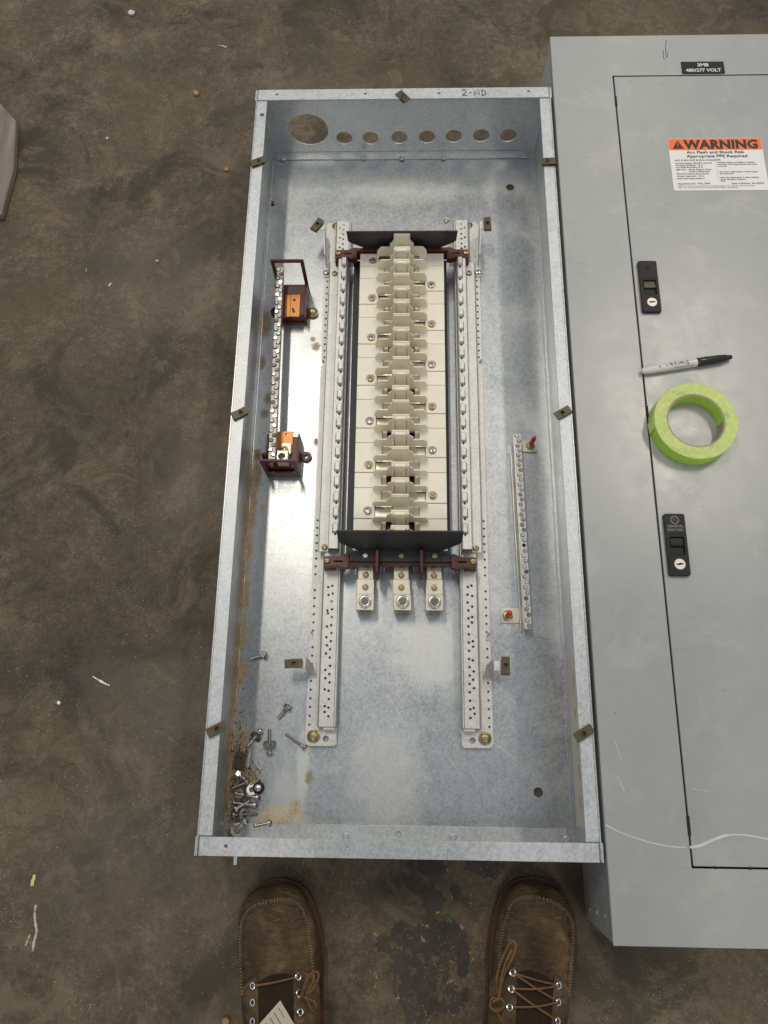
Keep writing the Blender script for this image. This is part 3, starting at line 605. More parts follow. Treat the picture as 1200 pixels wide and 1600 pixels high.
# oxblood end brackets, arms bolted to the rails
def bracket(y, up):
    b = sub('end_bracket', bus, (CX, y, Zc)); O = (CX, y, Zc)
    MB().box(CX - .080, CX + .080, y - .0035 + (.0065 if up else 0), y + .0035 + (.0065 if up else 0), .030, .056 if up else .0475).build('cross_bar', 'red', b, .0008)
    for s_ in (-1, 1):
        X = lambda d: CX + s_ * d
        m = MB().prism([(X(.1165), y - .0075), (X(.1165), y + .0065), (X(.1145), y + .0085), (X(.094), y + .0085), (X(.084), y + .013), (X(.078), y + .013), (X(.078), y - .009), (X(.086), y - .010), (X(.094), y - .0065), (X(.1145), y - .0085)], .038, .0525)
        c = MB().box(min(X(.0875), X(.1015)), max(X(.0875), X(.1015)), y - .0002, y + .0016, .046, .06)
        m.build('bracket_arm', 'red', b, .0008, cut=c, org=O)
        MB().box(*sorted((X(.100), X(.1175))), y - .009, y + .009, Zc, .0378).build('arm_foot', 'red', b, .0005, org=O)
        inst('screw', pan1, b, (X(.1115), y + .001, .0525))
        for k in range(3): MB().box(*sorted((X(.0845 + k * .003), X(.0860 + k * .003))), y - .0115, y - .0065, .030, .0535).build('arm_rib', 'red', b, org=O)
    return b
bracket(.955, True); bL = bracket(.4025, False)
# line terminals: black insulator, three screws, dividers and lugs
MB().box(CX - .0775, CX + .0775, .4030, .4205, .0480, .0535).build('terminal_block', 'black', bus, .001)
for dx in (-.0345, .0325):
    m = MB().prism([(.3790, .030), (.3790, .062), (.3830, .070), (.4160, .074), (.4195, .070), (.4195, .030)], -.0022, .0022, lambda a, b, c: (CX + dx + c, a, b)); m.build('phase_divider', 'red', bus, .0006)
    for q in (.006, .011): MB().box(CX + (dx + q if dx < 0 else dx - q) - .0012, CX + (dx + q if dx < 0 else dx - q) + .0012, .388, .3945, .030, .0545).build('divider_rib', 'red', bus)
bigc = wm(MB().lathe([(.0098, 0), (.0098, .0030), (.0088, .0036), (.0070, .0036), (.0066, .0010), (.0030, .0008), (0, .0006)], (0, 0, 0), n=24), 'socket_screw', 'steel')
sockd = wm(MB().lathe([(.0060, 0), (.0060, .0010), (0, .0010)], (0, 0, 0), n=6), 'socket_hole', 'darksteel')
for i, (x, a) in enumerate(((.2010, 0), (.2560, 5), (.3068, 0))):
    lug = sub('lug', bus, (x, 0.3705, .03)); sh = lambda d: x + math.tan(R_(a)) * (0.3705 - d)
    inst('screw', pan3 if i == 0 else pan1, bus, (x, .4120, .0535))
    MB().box(x - .0118, x + .0118, 0.3765, 0.4065, .022, .030).build('lug_tang', 'alu', lug, .0006)
    for k, yy in enumerate((0.3990, 0.3870)): inst('screw', pan1, lug, (x, yy, .030))
    MB().prism([(sh(0.3575) - .0135, 0.3545), (sh(0.3575) + .0135, 0.3545), (x + .0135, 0.3800), (x - .0135, 0.3800)], .016, .034).build('lug_body', 'alu', lug, .0008)
    bx_ = sh(0.3415)
    bb = MB().prism([(bx_ - .0138, 0.3310), (bx_ + .0138, 0.3310), (sh(0.3560) + .0138, 0.3560), (sh(0.3560) - .0138, 0.3560)], .010, .0365)
    bb.build('lug_barrel', 'alu', lug, .0008, cut=MB().rod((bx_, .30, .0215), (bx_, 0.3495, .0215), .0095, 20))
    inst('screw', pan1, lug, (sh(0.3665), 0.3667, .034)); inst('socket_hole', sockd, lug, (bx_, .3440, .0366)); inst('socket_screw', bigc, lug, (bx_, 0.3440, .0365))

# ---------------------------------------------------------------- neutral bar on oxblood stand-offs
nt = thing('neutral_bar', (.05, .745, zf), 'long neutral terminal bar on two dark red stand-offs with copper straps, left inside the enclosure', 'terminal bar')
A = Vector((.0436, .921, .0625)); B = Vector((.0496, .566, .0625)); dv = (B - A); ln = dv.length; ang = math.atan2(dv.y, dv.x)
mid = (A + B) / 2; MB().obox(mid - Vector((0, 0, .0065)), (ln, .0115, .013), (0, 0, ang)).build('bar', 'tind', nt, .0006)
hs = MB().lathe([(.0030, 0), (.0030, .0010), (.0027, .0014), (.0016, .0014), (.0014, .0007), (0, .0007)], (0, 0, 0), n=10)
BS = wm(hs, 'bar_screw', 'silver'); BS2 = wm(hs, 'bar_screw', 'steel'); BH = wm(MB().lathe([(.0030, 0), (.0030, .00025), (0, .00025)], (0, 0, 0), n=10), 'bar_hole', 'void'); BD = wm(MB().lathe([(.0036, 0), (.0031, .0003), (.0028, .0004), (0, .0004)], (0, 0, 0), n=10), 'screw_seat', 'void')
BDn = wm(MB().lathe([(.0039, 0), (.0039, .0003), (.0028, .0004), (0, .0004)], (0, 0, 0), n=10), 'screw_seat', 'void')
nrm = Vector((-dv.y, dv.x, 0)).normalized()
rs = random.Random(3)
for k in range(42):
    p = A + dv * ((k + .6) / 42.5) + nrm * (.0023 if k % 2 else -.0023) + Vector((0, 0, .0001))
    inst('screw_seat', BDn, nt, p)
    inst('bar_screw', BS2 if k % 3 == 1 else BS, nt, p + Vector((0, 0, .0002 + rs.uniform(-.0003, .0012))), (R_(rs.uniform(-8, 8)), R_(rs.uniform(-8, 8)), 0))
def standoff(y0, y1, yl, hl, bossx):
    b = sub('standoff', nt, (.058, (y0 + y1) / 2, zf)); O = (.058, (y0 + y1) / 2, zf)
    x0, x1 = .0340, .0880
    MB().box(x0, x1, y0, y1, zf, .010).build('standoff_base', 'red', b, .0006)
    for xx in (x0, x1 - .003): MB().prism([(y0, .010), (y0, .030), ((y0 + y1) / 2, .036), (y1, .034), (y1, .010)], xx, xx + .003, lambda a, b_, c: (c, a, b_)).build('standoff_cheek', 'red', b, .0005, org=O)
    MB().box(x0 + .003, x1 - .003, y0 + .004, y1 - .004, .010, .031).build('standoff_core', 'red', b, .0005)
    # upright window frame
    m = MB().prism([(x0 - .001, zf), (x1 + .001, zf), (x1 + .001, hl), (x0 - .001, hl)], yl - .0016, yl + .0016, lambda a, b_, c: (a, c, b_))
    c = MB().prism([(x0 + .005, .024), (x1 - .005, .024), (x1 - .005, hl - .007), (x0 + .005, hl - .007)], yl - .01, yl + .01, lambda a, b_, c: (a, c, b_))
    m.build('window_frame', 'red', b, .0005, cut=c, org=O)
    for xx, yy in bossx: 
        e = MB().lathe([(.0035, 0), (.0035, .006), (.0085, .006), (.0092, .004), (.0092, 0)], (xx, yy, zf), n=20, closed=True); e.build('mounting_ear', 'red', b, org=O)
    return b
s1 = standoff(.8430, .9085, .9110, .097, ((.0960, .866), (.0300, .868)))
s2 = standoff(.5600, .6220, .5585, .078, ((.0965, .592),))
inst('bolt', bigbolt, s1, (.0960, .866, zf + .004))
for (y0, y1, p_) in ((.8420, .8860, s1), (.588, .6265, s2)):
    c = MB().rod((.0665, y0 + .033, .02), (.0665, y0 + .033, .05), .0022, 12); c.obox((.0660, y0 + .012, .035), (.0034, .009, .03), (0, 0, R_(20)))
    MB().box(.0605, .0770, y0, y1, .0312, .0335).build('copper_strap', 'copper', p_, .0005, cut=c)
    MB().box(.0500, .0602, y0, y1, .0312, .0328).build('copper_strap', 'copper', p_, .0005)
lg = sub('lug', nt, (.068, .582, .034))
MB().box(.0560, .0745, .5645, .5840, .0340, .0560).build('lug_body', 'alu', lg, .0008, cut=MB().rod((.0645, .573, .045), (.0645, .573, .07), .0066, 20))
MB().box(.0605, .0755, .5842, .6040, .0340, .0385).build('lug_tang', 'alu', lg, .0006)
MB().lathe([(.0060, 0), (.0062, .0018), (.0078, .0018), (.0078, -.001), (.0060, -.001)], (.0645, .573, .0562), n=24, closed=True).build('lug_collar', 'tin', lg)
inst('screw', screw_head(.0060, .0050, 'zincy'), lg, (.0655, .5915, .0385))
MB().tube([(.0385, .568, .04), (.0370, .572, .055), (.0368, .5735, .064), (.0370, .574, .067)], [.0040, .0042, .0040, .0022], 12).build('red_cap', 'red', nt)
MB().tube([(.0325, .902, .03), (.0345, .897, .046), (.0352, .893, .05)], .0024, 8).build('copper_pin', 'copper', nt)

# ---------------------------------------------------------------- ground bar
gb = thing('ground_bar', (.448, .46, zf), 'slim tin-plated ground terminal bar with red-capped studs, right inside the enclosure', 'terminal bar')
A = pw(809, 677, .030); B = pw(826, 983, .030); dv = B - A; ln = dv.length; ang = math.atan2(dv.y, dv.x); mid = (A + B) / 2
MB().obox(mid - Vector((0, 0, .0060)), (ln, .0112, .012), (0, 0, ang)).build('bar', 'tinb', gb, .0008)
nrm = Vector((-dv.y, dv.x, 0)).normalized()
for k in range(38):
    if k == 22: inst('bar_hole', BH, gb, A + dv * ((k + .6) / 38.2)); continue
    p = A + dv * ((k + .6) / 38.2) + nrm * (.0012 if k % 2 else -.0012); inst('screw_seat', BD, gb, p)
    inst('bar_screw', BS2 if k % 5 == 2 else BS, gb, p + Vector((0, 0, rs.uniform(.0001, .0013))), (R_(rs.uniform(-9, 9)), R_(rs.uniform(-9, 9)), 0))
e = MB().tube([A + dv * .07 + Vector((-.0095, 0, -.024)), B + Vector((-.0080, 0, -.024))], .0016, 6).build('base_edge', 'tin', gb)
tb1 = sub('foot_tab', gb, (.470, .612, zf)); q = pw(835, 702, zf + .002)
MB().box(.4500, .4790, .6020, .6220, zf + .0004, zf + .0030).build('tab_plate', 'tin', tb1, .0005)
c_ = Vector((.4690, .6130, zf + .003)); MB().lathe([(.0078, 0), (.0078, .0030), (.0066, .0042), (.0034, .0044), (.0030, .010), (0, .0102)], c_, n=6).build('hex_nut', 'zincy', tb1)
MB().tube([c_ + Vector((0, 0, .008)), c_ + Vector((.0012, .0004, .030)), c_ + Vector((.0014, .0006, .0345))], [.0037, .0038, .0026], 14).build('stud_cap', 'redcap', tb1)
tb2 = sub('foot_tab', gb, (.425, .317, zf)); a = pw(782, 949, zf + .002); b = pw(821, 974, zf + .002)
MB().box(a.x, b.x + .004, b.y, a.y, zf + .0004, zf + .0024).build('tab_plate', 'tin', tb2, .0005)
c_ = pw(793, 962, zf + .004); c_.z = zf + .0024
MB().lathe([(.0088, 0), (.0088, .0026), (.0070, .0036), (.0034, .0040), (0, .0042)], c_, n=6).build('hex_nut', 'zincy', tb2)
MB().tube([c_ + Vector((0, 0, .004)), c_ + Vector((.0002, .0004, .026)), c_ + Vector((.0002, .0004, .0305))], [.0040, .0040, .0026], 14).build('stud_cap', 'redcap', tb2)
# ---------------------------------------------------------------- second cabinet with grey cover and door
cb = thing('panel_cabinet', (.766, .62, 0), 'grey painted electrical cabinet cover with closed door lying beside the open enclosure', 'cabinet')
X0, X1, Y0, Y1, ZC = .5124, 1.0200, -.0905, 1.3304, .1500
bx0, bx1, by0, by1 = X0 + .0018, X1 - .002, Y0 + .0016, Y1 - .002
hol = MB().rod((bx0 - .01, -.066, .113), (bx0 + .01, -.066, .113), .0045, 14)
MB().box(bx0, bx0 + .002, by0, by1, 0, ZC - .0135).build('side_wall', 'darkgalv', cb, .0004, cut=hol)
MB().box(bx1 - .002, bx1, by0, by1, 0, ZC - .0135).build('side_wall', 'darkgalv', cb, .0004)
MB().box(bx0 + .0022, bx1 - .0022, by0, by0 + .002, 0, ZC - .0135).build('end_wall', 'darkgalv', cb)
MB().box(bx0 + .0022, bx1 - .0022, by1 - .002, by1, 0, ZC - .0135).build('end_wall', 'darkgalv', cb)
MB().box(bx0 + .003, bx1 - .003, by0 + .003, by1 - .003, .001, .003).build('back_panel', 'darkgalv', cb)
rv2 = wm(MB().lathe([(.0036, 0), (.0036, .0006), (.0024, .0016), (0, .0018)], (0, 0, 0), n=14), 'rivet', 'galv_rim')
for y, z in ((-.0745, .03), (-.066, .113), (-.07, .07)): inst('rivet', rv2, cb, (bx0 - .0001, y, z), (0, R_(-90), 0))
dx0, dx1, dy0, dy1 = .6150, .9180, -.0040, 1.2412
fr = MB().box(X0, X1, Y0, Y1, ZC - .0022, ZC)
fr = fr.build('cover_frame', 'paint', cb, .0010, cut=MB().box(dx0, dx1, dy0, dy1, .1, .2))
for a in ((X0, X0 + .0018, Y0 + .004, Y1 - .004), (X1 - .0018, X1, Y0 + .004, Y1 - .004), (X0 + .004, X1 - .004, Y0, Y0 + .0016), (X0 + .004, X1 - .004, Y1 - .0016, Y1)):
    MB().box(a[0], a[1], a[2], a[3], ZC - .0132, ZC - .0024).build('cover_skirt', 'paint', cb)
gx = .0023
MB().box(dx0 - .02, dx0 + .02, dy0 - .02, dy1 + .02, ZC - .012, ZC - .0075).build('gap_shade_strip', 'void', cb)  # black strips under the door gap stand in for the unlit interior
MB().box(dx0 + .021, dx1, dy1 - .02, dy1 + .02, ZC - .012, ZC - .0075).build('gap_shade_strip', 'void', cb)
MB().box(dx0 + .021, dx1, dy0 - .02, dy0 + .02, ZC - .012, ZC - .0075).build('gap_shade_strip', 'void', cb)
door = MB().box(dx0 + gx, dx1 - gx, dy0 + gx, dy1 - gx, ZC - .0060, ZC - .0004)
door = door.build('door', 'paint_door', cb, .0009)
for u, v, l in ((961, 158, .021), (1006, 643, .018), (1073, 1290, .022)):
    p = pw(u, v, ZC); MB().box(dx0 - .0008, dx0 + gx + .0010, p.y - l / 2, p.y + l / 2, ZC - .0004, ZC + .0002).build('catch_slot', 'void', cb)
for u, v in ((1118, 1358), (1172, 1358)):
    p = pw(u, v, ZC); MB().box(p.x - .0018, p.x + .0018, dy0 - .0004, dy0 + gx + .0004, ZC - .0004, ZC + .0002).build('catch_slot', 'void', cb)
# latches
def rrect(x0, x1, y0, y1, r, n=5):
    pts = []
    for cx, cy, a0 in ((x1 - r, y1 - r, 0), (x0 + r, y1 - r, 90), (x0 + r, y0 + r, 180), (x1 - r, y0 + r, 270)):
        pts += [(cx + r * math.cos(R_(a0 + 90 * k / n)), cy + r * math.sin(R_(a0 + 90 * k / n))) for k in range(n + 1)]
    return pts
def latch(x0, x1, y0, y1, words):
    la = sub('latch', cb, ((x0 + x1) / 2, (y0 + y1) / 2, ZC)); O = wloc(la); xm = (x0 + x1) / 2; h = y1 - y0; zt = ZC + .0055
    c = MB().prism(rrect(x0 + .0055, x1 - .0045, y0 + h * .34, y0 + h * .615, .0012), ZC + .0012, ZC + .03)
    MB().prism(rrect(x0, x1, y0, y1, .0028), ZC - .0003, zt).build('latch_plate', 'blackpl', la, .0009, cut=c, org=O)
    m = MB().prism([(y0 + h * .47, ZC + .0012), (y0 + h * .61, ZC + .0012), (y0 + h * .61, ZC + .0030), (y0 + h * .49, ZC + .0052), (y0 + h * .47, ZC + .0045)], x0 + .0062, x1 - .0052, lambda a, b, c_: (c_, a, b)); m.build('latch_lever', 'olive' if not words else 'blackpl', la, .0005, org=O)
    MB().box(x0 + .002, x1 - .002, y0 + h * .655, y0 + h * .665, zt, zt + .0004).build('latch_rib', 'blackpl', la)
    lk = MB().lathe([(.0076, 0), (.0076, .0010), (.0070, .0015), (0, .0015)], (xm + .0008, y0 + h * .18, zt - .0003), n=28).build('lock_face', 'keywhite', la)
    zz = zt + .0014
    MB().prism([(xm - .0042, y0 + h * .18 - .0006), (xm - .001, y0 + h * .18 - .0018), (xm + .0012, y0 + h * .18 - .0012), (xm + .0058, y0 + h * .18 - .0005), (xm + .0058, y0 + h * .18 + .0006), (xm + .001, y0 + h * .18 + .0018), (xm - .001, y0 + h * .18 + .0010), (xm - .0042, y0 + h * .18 + .0006)], zz - .0006, zz).build('keyhole', 'void', la, org=O)
    yc = y0 + h * (.895 if words else .87); r = .0060 if words else .0038
    em = MB().lathe([(r, 0), (r, .0005), (r * .84, .0005), (r * .84, 0)], (xm, yc, zt - .0001), n=28, closed=True)
    for t in range(4):
        a = R_(45 + 90 * t); em.tube([(xm + r * .72 * math.cos(a + q), yc + r * .72 * math.sin(a + q), zt + .0001) for q in (-.5, -.25, 0, .25, .5)], r * .06, 5)
    em.tube([(xm - r * .42, yc - r * .1, zt + .0001), (xm - r * .1, yc + r * .35, zt + .0001), (xm + r * .05, yc - r * .3, zt + .0001), (xm + r * .3, yc + r * .2, zt + .0001), (xm + r * .42, yc - r * .2, zt + .0001)], r * .08, 5)
    em.build('emblem', 'greyink' if words else 'blackpl', la, org=O)
    if words:
        text('GENERAL', .0046, (xm, y0 + h * .775, zt + .0001), 'greyink', la, bold=.0001, align='CENTER', sx=1.15); text('ELECTRIC', .0046, (xm, y0 + h * .715, zt + .0001), 'greyink', la, bold=.0001, align='CENTER', sx=1.1)
    return la
latch(.6235, .6522, .7730, .8640, False); latch(.6228, .6518, .3615, .4500, True)
# name plate
npz = ZC + .0016
pl = MB().box(.7338, .8062, 1.2420, 1.2680, ZC, npz).build('name_plate', 'blackpl', cb, .0004)
text('3MB', .0098, (.7702, 1.2572, npz), 'white', pl, bold=.00012, align='CENTER', sx=1.1); text('480/277 VOLT', .0098, (.7702, 1.2456, npz), 'white', pl, bold=.00012, align='CENTER', sx=1.0)
# arc flash label
lx0, lx1, ly0, ly1 = .6952, .8482, 1.0005, 1.1050; lz = ZC + .0003
lb = MB().prism(rrect(lx0, lx1, ly0, ly1, .003), lz - .0006, lz).build('warning_label', 'label', cb)
MB().prism(rrect(lx0 + .0004, lx1 - .0004, ly1 - .0240, ly1 - .0006, .0026), lz, lz + .00012).build('orange_band', 'orange', lb, org=wloc(cb))
z2 = lz + .00026
MB().prism([(lx0 + .0060, ly1 - .0212), (lx0 + .0250, ly1 - .0212), (lx0 + .0155, ly1 - .0042)], z2 - .0001, z2 + .00005).build('warning_triangle', 'ink', lb, org=wloc(cb))
MB().prism([(lx0 + .0147, ly1 - .0095), (lx0 + .0163, ly1 - .0095), (lx0 + .0159, ly1 - .0160), (lx0 + .0151, ly1 - .0160)], z2 + .0001, z2 + .0002).prism([(lx0 + .0148, ly1 - .0185), (lx0 + .0162, ly1 - .0185), (lx0 + .0162, ly1 - .0172), (lx0 + .0148, ly1 - .0172)], z2 + .0001, z2 + .0002).build('exclamation_mark', 'orange', lb, org=wloc(cb))
text('WARNING', .0240, (lx0 + .0262, ly1 - .0208, z2), 'ink', lb, bold=.0011, sx=1.0, space=1.05)
def tl(s, x, y, size, mat='ink', bold=0.0, align='LEFT', sx=1.15): text(s, size, (lx0 + x, ly0 + y, z2), mat, lb, bold=bold, align=align, sx=sx)
tl('Arc Flash and Shock Risk', .075, .0735, .0077, 'ink', .00010, 'CENTER', 1.2); tl('Appropriate PPE Required', .077, .0655, .0077, 'ink', .00010, 'CENTER', 1.2)
sm = .0038
tl('ARC FLASH AND SHOCK HAZARD', .0075, .0588, sm, 'ink', 0); tl('PPE', .075, .0588, sm)
for y, a, b in ((.0528, 'Incident Energy (IE):', '0.89 cal/cm^2'), (.0486, 'Working Distance:', '18 in'), (.0444, 'Arc Flash Boundary:', '15 in'), (.0398, '480 VAC:', 'Shock Hazard When'), (.0360, '', 'Cover is Removed'), (.0316, 'Shock Protection Boundaries:', ''), (.0270, 'Limited Approach:', '42 in'), (.0222, 'Restricted Approach:', '12 in')):
    tl(a, .0075, y, sm); tl(b, .043 if 'VAC' not in a and 'Cover' not in b else .028, y, sm)
for y, a in ((.0540, 'Protective clothing, non-melting or untreated'), (.0502, 'natural fiber. Shirt (long-sleeve) and pants (long)'), (.0464, 'or coverall.'), (.0352, '- Face Shield + Safety Glasses or Safety Goggles'), (.0314, '  Ear Canal Inserts'), (.0240, '- Heavy duty leather gloves or rubber insulating'), (.0202, '  gloves with leather protectors'), (.0170, '- Shoes')):
    tl(a, .0755, y, sm * .86, 'ink', 0, 'LEFT', 1.0)
MB().box(lx0 + .0735, lx0 + .0737, ly0 + .018, ly0 + .057, z2, z2 + .0001).build('rule_line', 'greyink', lb)
tl('Equipment ID:  PNL 3MB', .0075, .0118, .0044); tl('Date of Analysis:  06/14/2022', .094, .0118, .0044, 'ink', 0, 'LEFT', 1.0)
tl('Labels valid only for the analysed system and its settings; changes to the equipment require a new analysis', .0075, .0078, .0026, 'greyink', 0, 'LEFT', 1.1); tl('Refer to the arc flash report for the work procedures that apply to this equipment', .0075, .0045, .0026, 'greyink', 0, 'LEFT', 1.1)
# scratch across the cover, small scuffs, pen squiggle
def onpaint(px, r, mat, name, z=ZC + .0001, par=None): MB().tube([pw(u, v, z) for u, v in px], r, 6, .25).build(name, mat, par or cb)
def smooth(pts, n=8):
    out = []; P = [pts[0]] + list(pts) + [pts[-1]]
    for i in range(1, len(P) - 2):
        for k in range(n):
            t = k / n; a, b, c, d = P[i - 1], P[i], P[i + 1], P[i + 2]
            out.append(tuple(.5 * (2 * b[j] + (c[j] - a[j]) * t + (2 * a[j] - 5 * b[j] + 4 * c[j] - d[j]) * t * t + (3 * b[j] - a[j] - 3 * c[j] + d[j]) * t ** 3) for j in range(len(b))))
    return out + [tuple(pts[-1])]
onpaint(smooth([(946, 1289), (975, 1303), (1015, 1316), (1050, 1323), (1072, 1324)]), .0007, 'scratch', 'scratch')
onpaint(smooth([(1078, 1324), (1095, 1321), (1118, 1311), (1138, 1305), (1165, 1305), (1205, 1312)]), [.0016 if i < 24 else .0008 for i in range(41)], 'scratch', 'scratch', ZC - .0003)
for q in (((960, 1155), (966, 1172), (971, 1188)), ((965, 1213), (970, 1224), (976, 1237)), ((962, 330), (945, 328)), ((1080, 1232), (1110, 1237))): onpaint(smooth(q, 4), .00035, 'scratch', 'scratch')
onpaint(smooth([(1041, 63), (1040, 78), (1042, 90), (1044, 80)], 5), .0005, 'ink', 'pen_mark'); onpaint(smooth([(1036, 78), (1037, 91), (1040, 92)], 5), .0005, 'ink', 'pen_mark')

# ---------------------------------------------------------------- roll of tape on the door
tc = Vector((.6760, .5838, ZC))
tape = thing('tape_roll', tc, 'roll of lime green masking tape lying flat on the grey cabinet door', 'tape')
prof = [(.0415, .0004)] + [(.0415 + i * .0166 / 14, .0242 + .00028 * (i % 2)) for i in range(15)] + [(.0590, .0238), (.0592, .012), (.0590, .0006)]
MB().lathe(prof, tc, n=72, closed=True).build('tape_winding', 'tapeg', tape, ang=50)
MB().lathe([(.05915, .0006), (.0594, .012), (.05915, .0236), (.05925, .0236), (.0596, .012), (.05925, .0006)], tc, n=72, closed=True).build('outer_layer', 'tapes', tape)
MB().lathe([(.0392, .0003), (.0392, .0238), (.0414, .0240), (.0414, .0003)], tc, n=64, closed=True).build('core', 'card', tape)
a0, n_ = R_(15), 26
m = MB(); vs_ = []; fs_ = []
for i in range(n_ + 1):
    t = R_(60) + R_(205) * i / n_ - R_(60)
    for r, z in ((.0390, .0006), (.0390, .0232), (.0387, .0232), (.0387, .0006)): vs_.append(tc + Vector((r * math.cos(t), r * math.sin(t), z)))
for i in range(n_):
    for j in range(4): fs_.append((i * 4 + j, i * 4 + (j + 1) % 4, (i + 1) * 4 + (j + 1) % 4, (i + 1) * 4 + j))
m.add(vs_, fs_ + [(0, 1, 2, 3), (n_ * 4 + 3, n_ * 4 + 2, n_ * 4 + 1, n_ * 4)]).build('inner_wrap', 'tapes', tape)
MB().prism([(tc.x - .0598, tc.y - .012), (tc.x - .0592, tc.y - .012), (tc.x - .0606, tc.y + .004), (tc.x - .0612, tc.y + .004)], ZC + .0008, ZC + .0235).build('loose_end', 'tapeg', tape)
# ---------------------------------------------------------------- marker pen
a = Vector((.6118, .6712, ZC + .0062)); b = Vector((.7480, .6950, ZC + .0062)); d = (b - a).normalized(); Lp = (b - a).length
pen = thing('marker_pen', (a + b) / 2 - Vector((0, 0, .0062)), 'white marker pen with black cap lying on the grey door', 'marker')
MB().lathe([(0, 0), (.0026, .0003), (.0042, .0018), (.0049, .005), (.0058, .016), (.0060, .030), (.0060, .0855)], a, d, 28).build('barrel', 'penwhite', pen)
MB().lathe([(.0063, .0835), (.0066, .0845), (.0066, .096), (.0060, .118), (.0048, .1295), (.0037, .1305), (.0034, .1360), (.0022, .1378), (0, .1380)], a, d, 28).build('cap', 'penblack', pen)
w_ = d.cross(Vector((0, 0, 1))).normalized()
cl = MB(); 
for f0, f1, r0, r1 in ((.088, .128, .0069, .0060),):
    c1 = a + d * f0 + w_ * .004 + Vector((0, 0, r0 * .75)); c2 = a + d * f1 + w_ * .0035 + Vector((0, 0, r1 * .72)); cl.tube([c1, (c1 + c2) / 2 + Vector((0, 0, .0006)), c2], .0012, 8)
cl.build('clip', 'penblack', pen)
def pentext(s, size, f, off, sx):
    c = bpy.data.curves.new('lettering', 'FONT'); c.body = s; c.size = size; c.align_x = 'CENTER'; c.offset = size * .02; c.resolution_u = 2
    o = bpy.data.objects.new('t', c); COL.objects.link(o); dg = bpy.context.evaluated_depsgraph_get(); dg.update(); me = bpy.data.meshes.new_from_object(o.evaluated_get(dg)); bpy.data.objects.remove(o)
    up = Vector((0, 0, 1)); r = .00612
    for v in me.vertices:
        s_ = v.co.x * sx; h = v.co.y + off; th = h / r
        v.co = a - wloc(pen) + d * (f - s_) + (w_ * math.sin(th) + up * math.cos(th)) * r
    me.name = 'lettering'; me.materials.clear(); me.materials.append(M['ink']); o = bpy.data.objects.new('lettering', me); COL.objects.link(o); o.parent = pen
pentext('Sharpie', .0092, .056, -.0034, 1.05); pentext('FINE POINT  PERMANENT', .0022, .062, .0045, 1.2); pentext('AP', .0034, .026, -.0012, 1.1); pentext('EA', .0030, .037, -.0012, 1.1)

# ---------------------------------------------------------------- loose hardware in the enclosure
def loose(name, head, tail, label, r=.0024, hd='pan', mat='steel', washer=None, wr=.0085, zh=None, group='loose screws in the corner'):
    z0 = zf; hr = {'pan': .0050, 'hex': .0056, 'flat': .0054}[hd]
    A_ = pw(*head, z0 + hr * .9); B_ = pw(*tail, z0 + r); A_.z = z0 + hr * .9 + (zh or 0); B_.z = z0 + r + (zh or 0) * .5
    d_ = (B_ - A_).normalized(); ln_ = (B_ - A_).length
    t = thing(name, (A_.x, A_.y, z0), label, 'screw' if hd != 'hex' else 'bolt', group)
    sh = MB(); k = max(10, int(ln_ / .0009)); prof = []
    for i in range(k): prof.append((r * (1 if i % 2 else .84), ln_ * (.12 + .86 * i / k)))
    sh.lathe([(r * .9, 0)] + prof + [(r * .6, ln_)], A_, d_, 12); sh.build('shank', mat, t)
    hm = MB()
    if hd == 'hex':
        hm.lathe([(hr, -.0050), (hr, -.0008)], A_, d_, 6); hm.lathe([(hr * 1.28, -.0008), (hr * 1.28, .0006)], A_, d_, 20)
        hm.box(0, 0, 0, 0, 0, 0)
    elif hd == 'pan': hm.lathe([(hr * .5, -.0036), (hr * .88, -.0028), (hr, -.0012), (hr, .0004)], A_, d_, 18)
    else: hm.lathe([(hr, -.0016), (hr, -.0008), (r, .0022)], A_, d_, 18)
    hm.v = [v for v in hm.v]; hm.build('head', mat, t)
    u_ = d_.orthogonal().normalized(); dep = {'pan': .0037, 'hex': .0051, 'flat': .0017}[hd]
    E_ = d_.to_track_quat('Z', 'Y').to_euler(); c_ = A_ - d_ * dep
    MB().obox(c_, (hr * 1.1, .0012, .0006), E_).obox(c_, (.0012, hr * 1.1, .0005), E_).build('drive_recess', 'void', t)
    if washer is not None:
        C_ = A_ + d_ * (ln_ * washer); C_.z = z0 + .0035 + (zh or 0); nv = (Vector((0, 0, 1)) + d_ * .85).normalized()
        MB().lathe([(wr * .48, -.0007), (wr, -.0007), (wr, .0007), (wr * .48, .0007)], C_, nv, 26, True).build('washer', mat, t)
    return t
loose('loose_bolt', (412, 1024), (391, 1030), 'dark hex bolt lying apart, topmost of the loose hardware at left', .0027, 'hex', 'steel', group=None)
loose('loose_bolt', (448, 1106), (435, 1123), 'dark hex bolt lying between the left rail foot and enclosure wall, second from top', .0030, 'hex', 'steel', group=None)
loose('loose_screw', (406, 1143), (386, 1167), 'screw with washer tilted left of another washered screw', .0026, 'pan', 'steel', .34, .0088)
loose('loose_screw', (421, 1176), (421, 1139), 'upright screw with washer pointing up, left of the bare flat-head screw', .0027, 'pan', 'steel', .36, .0098)
loose('loose_screw', (475, 1167), (446, 1147), 'bare flat-head screw beside the foot of the left rail', .0023, 'flat', 'steel')
loose('loose_screw', (374, 1211), (394, 1226), 'shiny-headed screw just below the dark square nut plate', .0022, 'hex', 'silver', zh=.002)
loose('loose_screw', (402, 1246), (366, 1239), 'screw lying level in the pile below the black-ringed cap nut', .0022, 'pan', 'steel', .6, .0088, zh=.003)
loose('loose_screw', (398, 1258), (364, 1254), 'screw whose tip lies across a large washer ring in the pile', .0024, 'pan', 'steel', zh=.003)
loose('loose_screw', (367, 1273), (403, 1271), 'screw with washer pointing right near the bottom of the pile', .0023, 'pan', 'steel', .42, .0092, zh=.001)
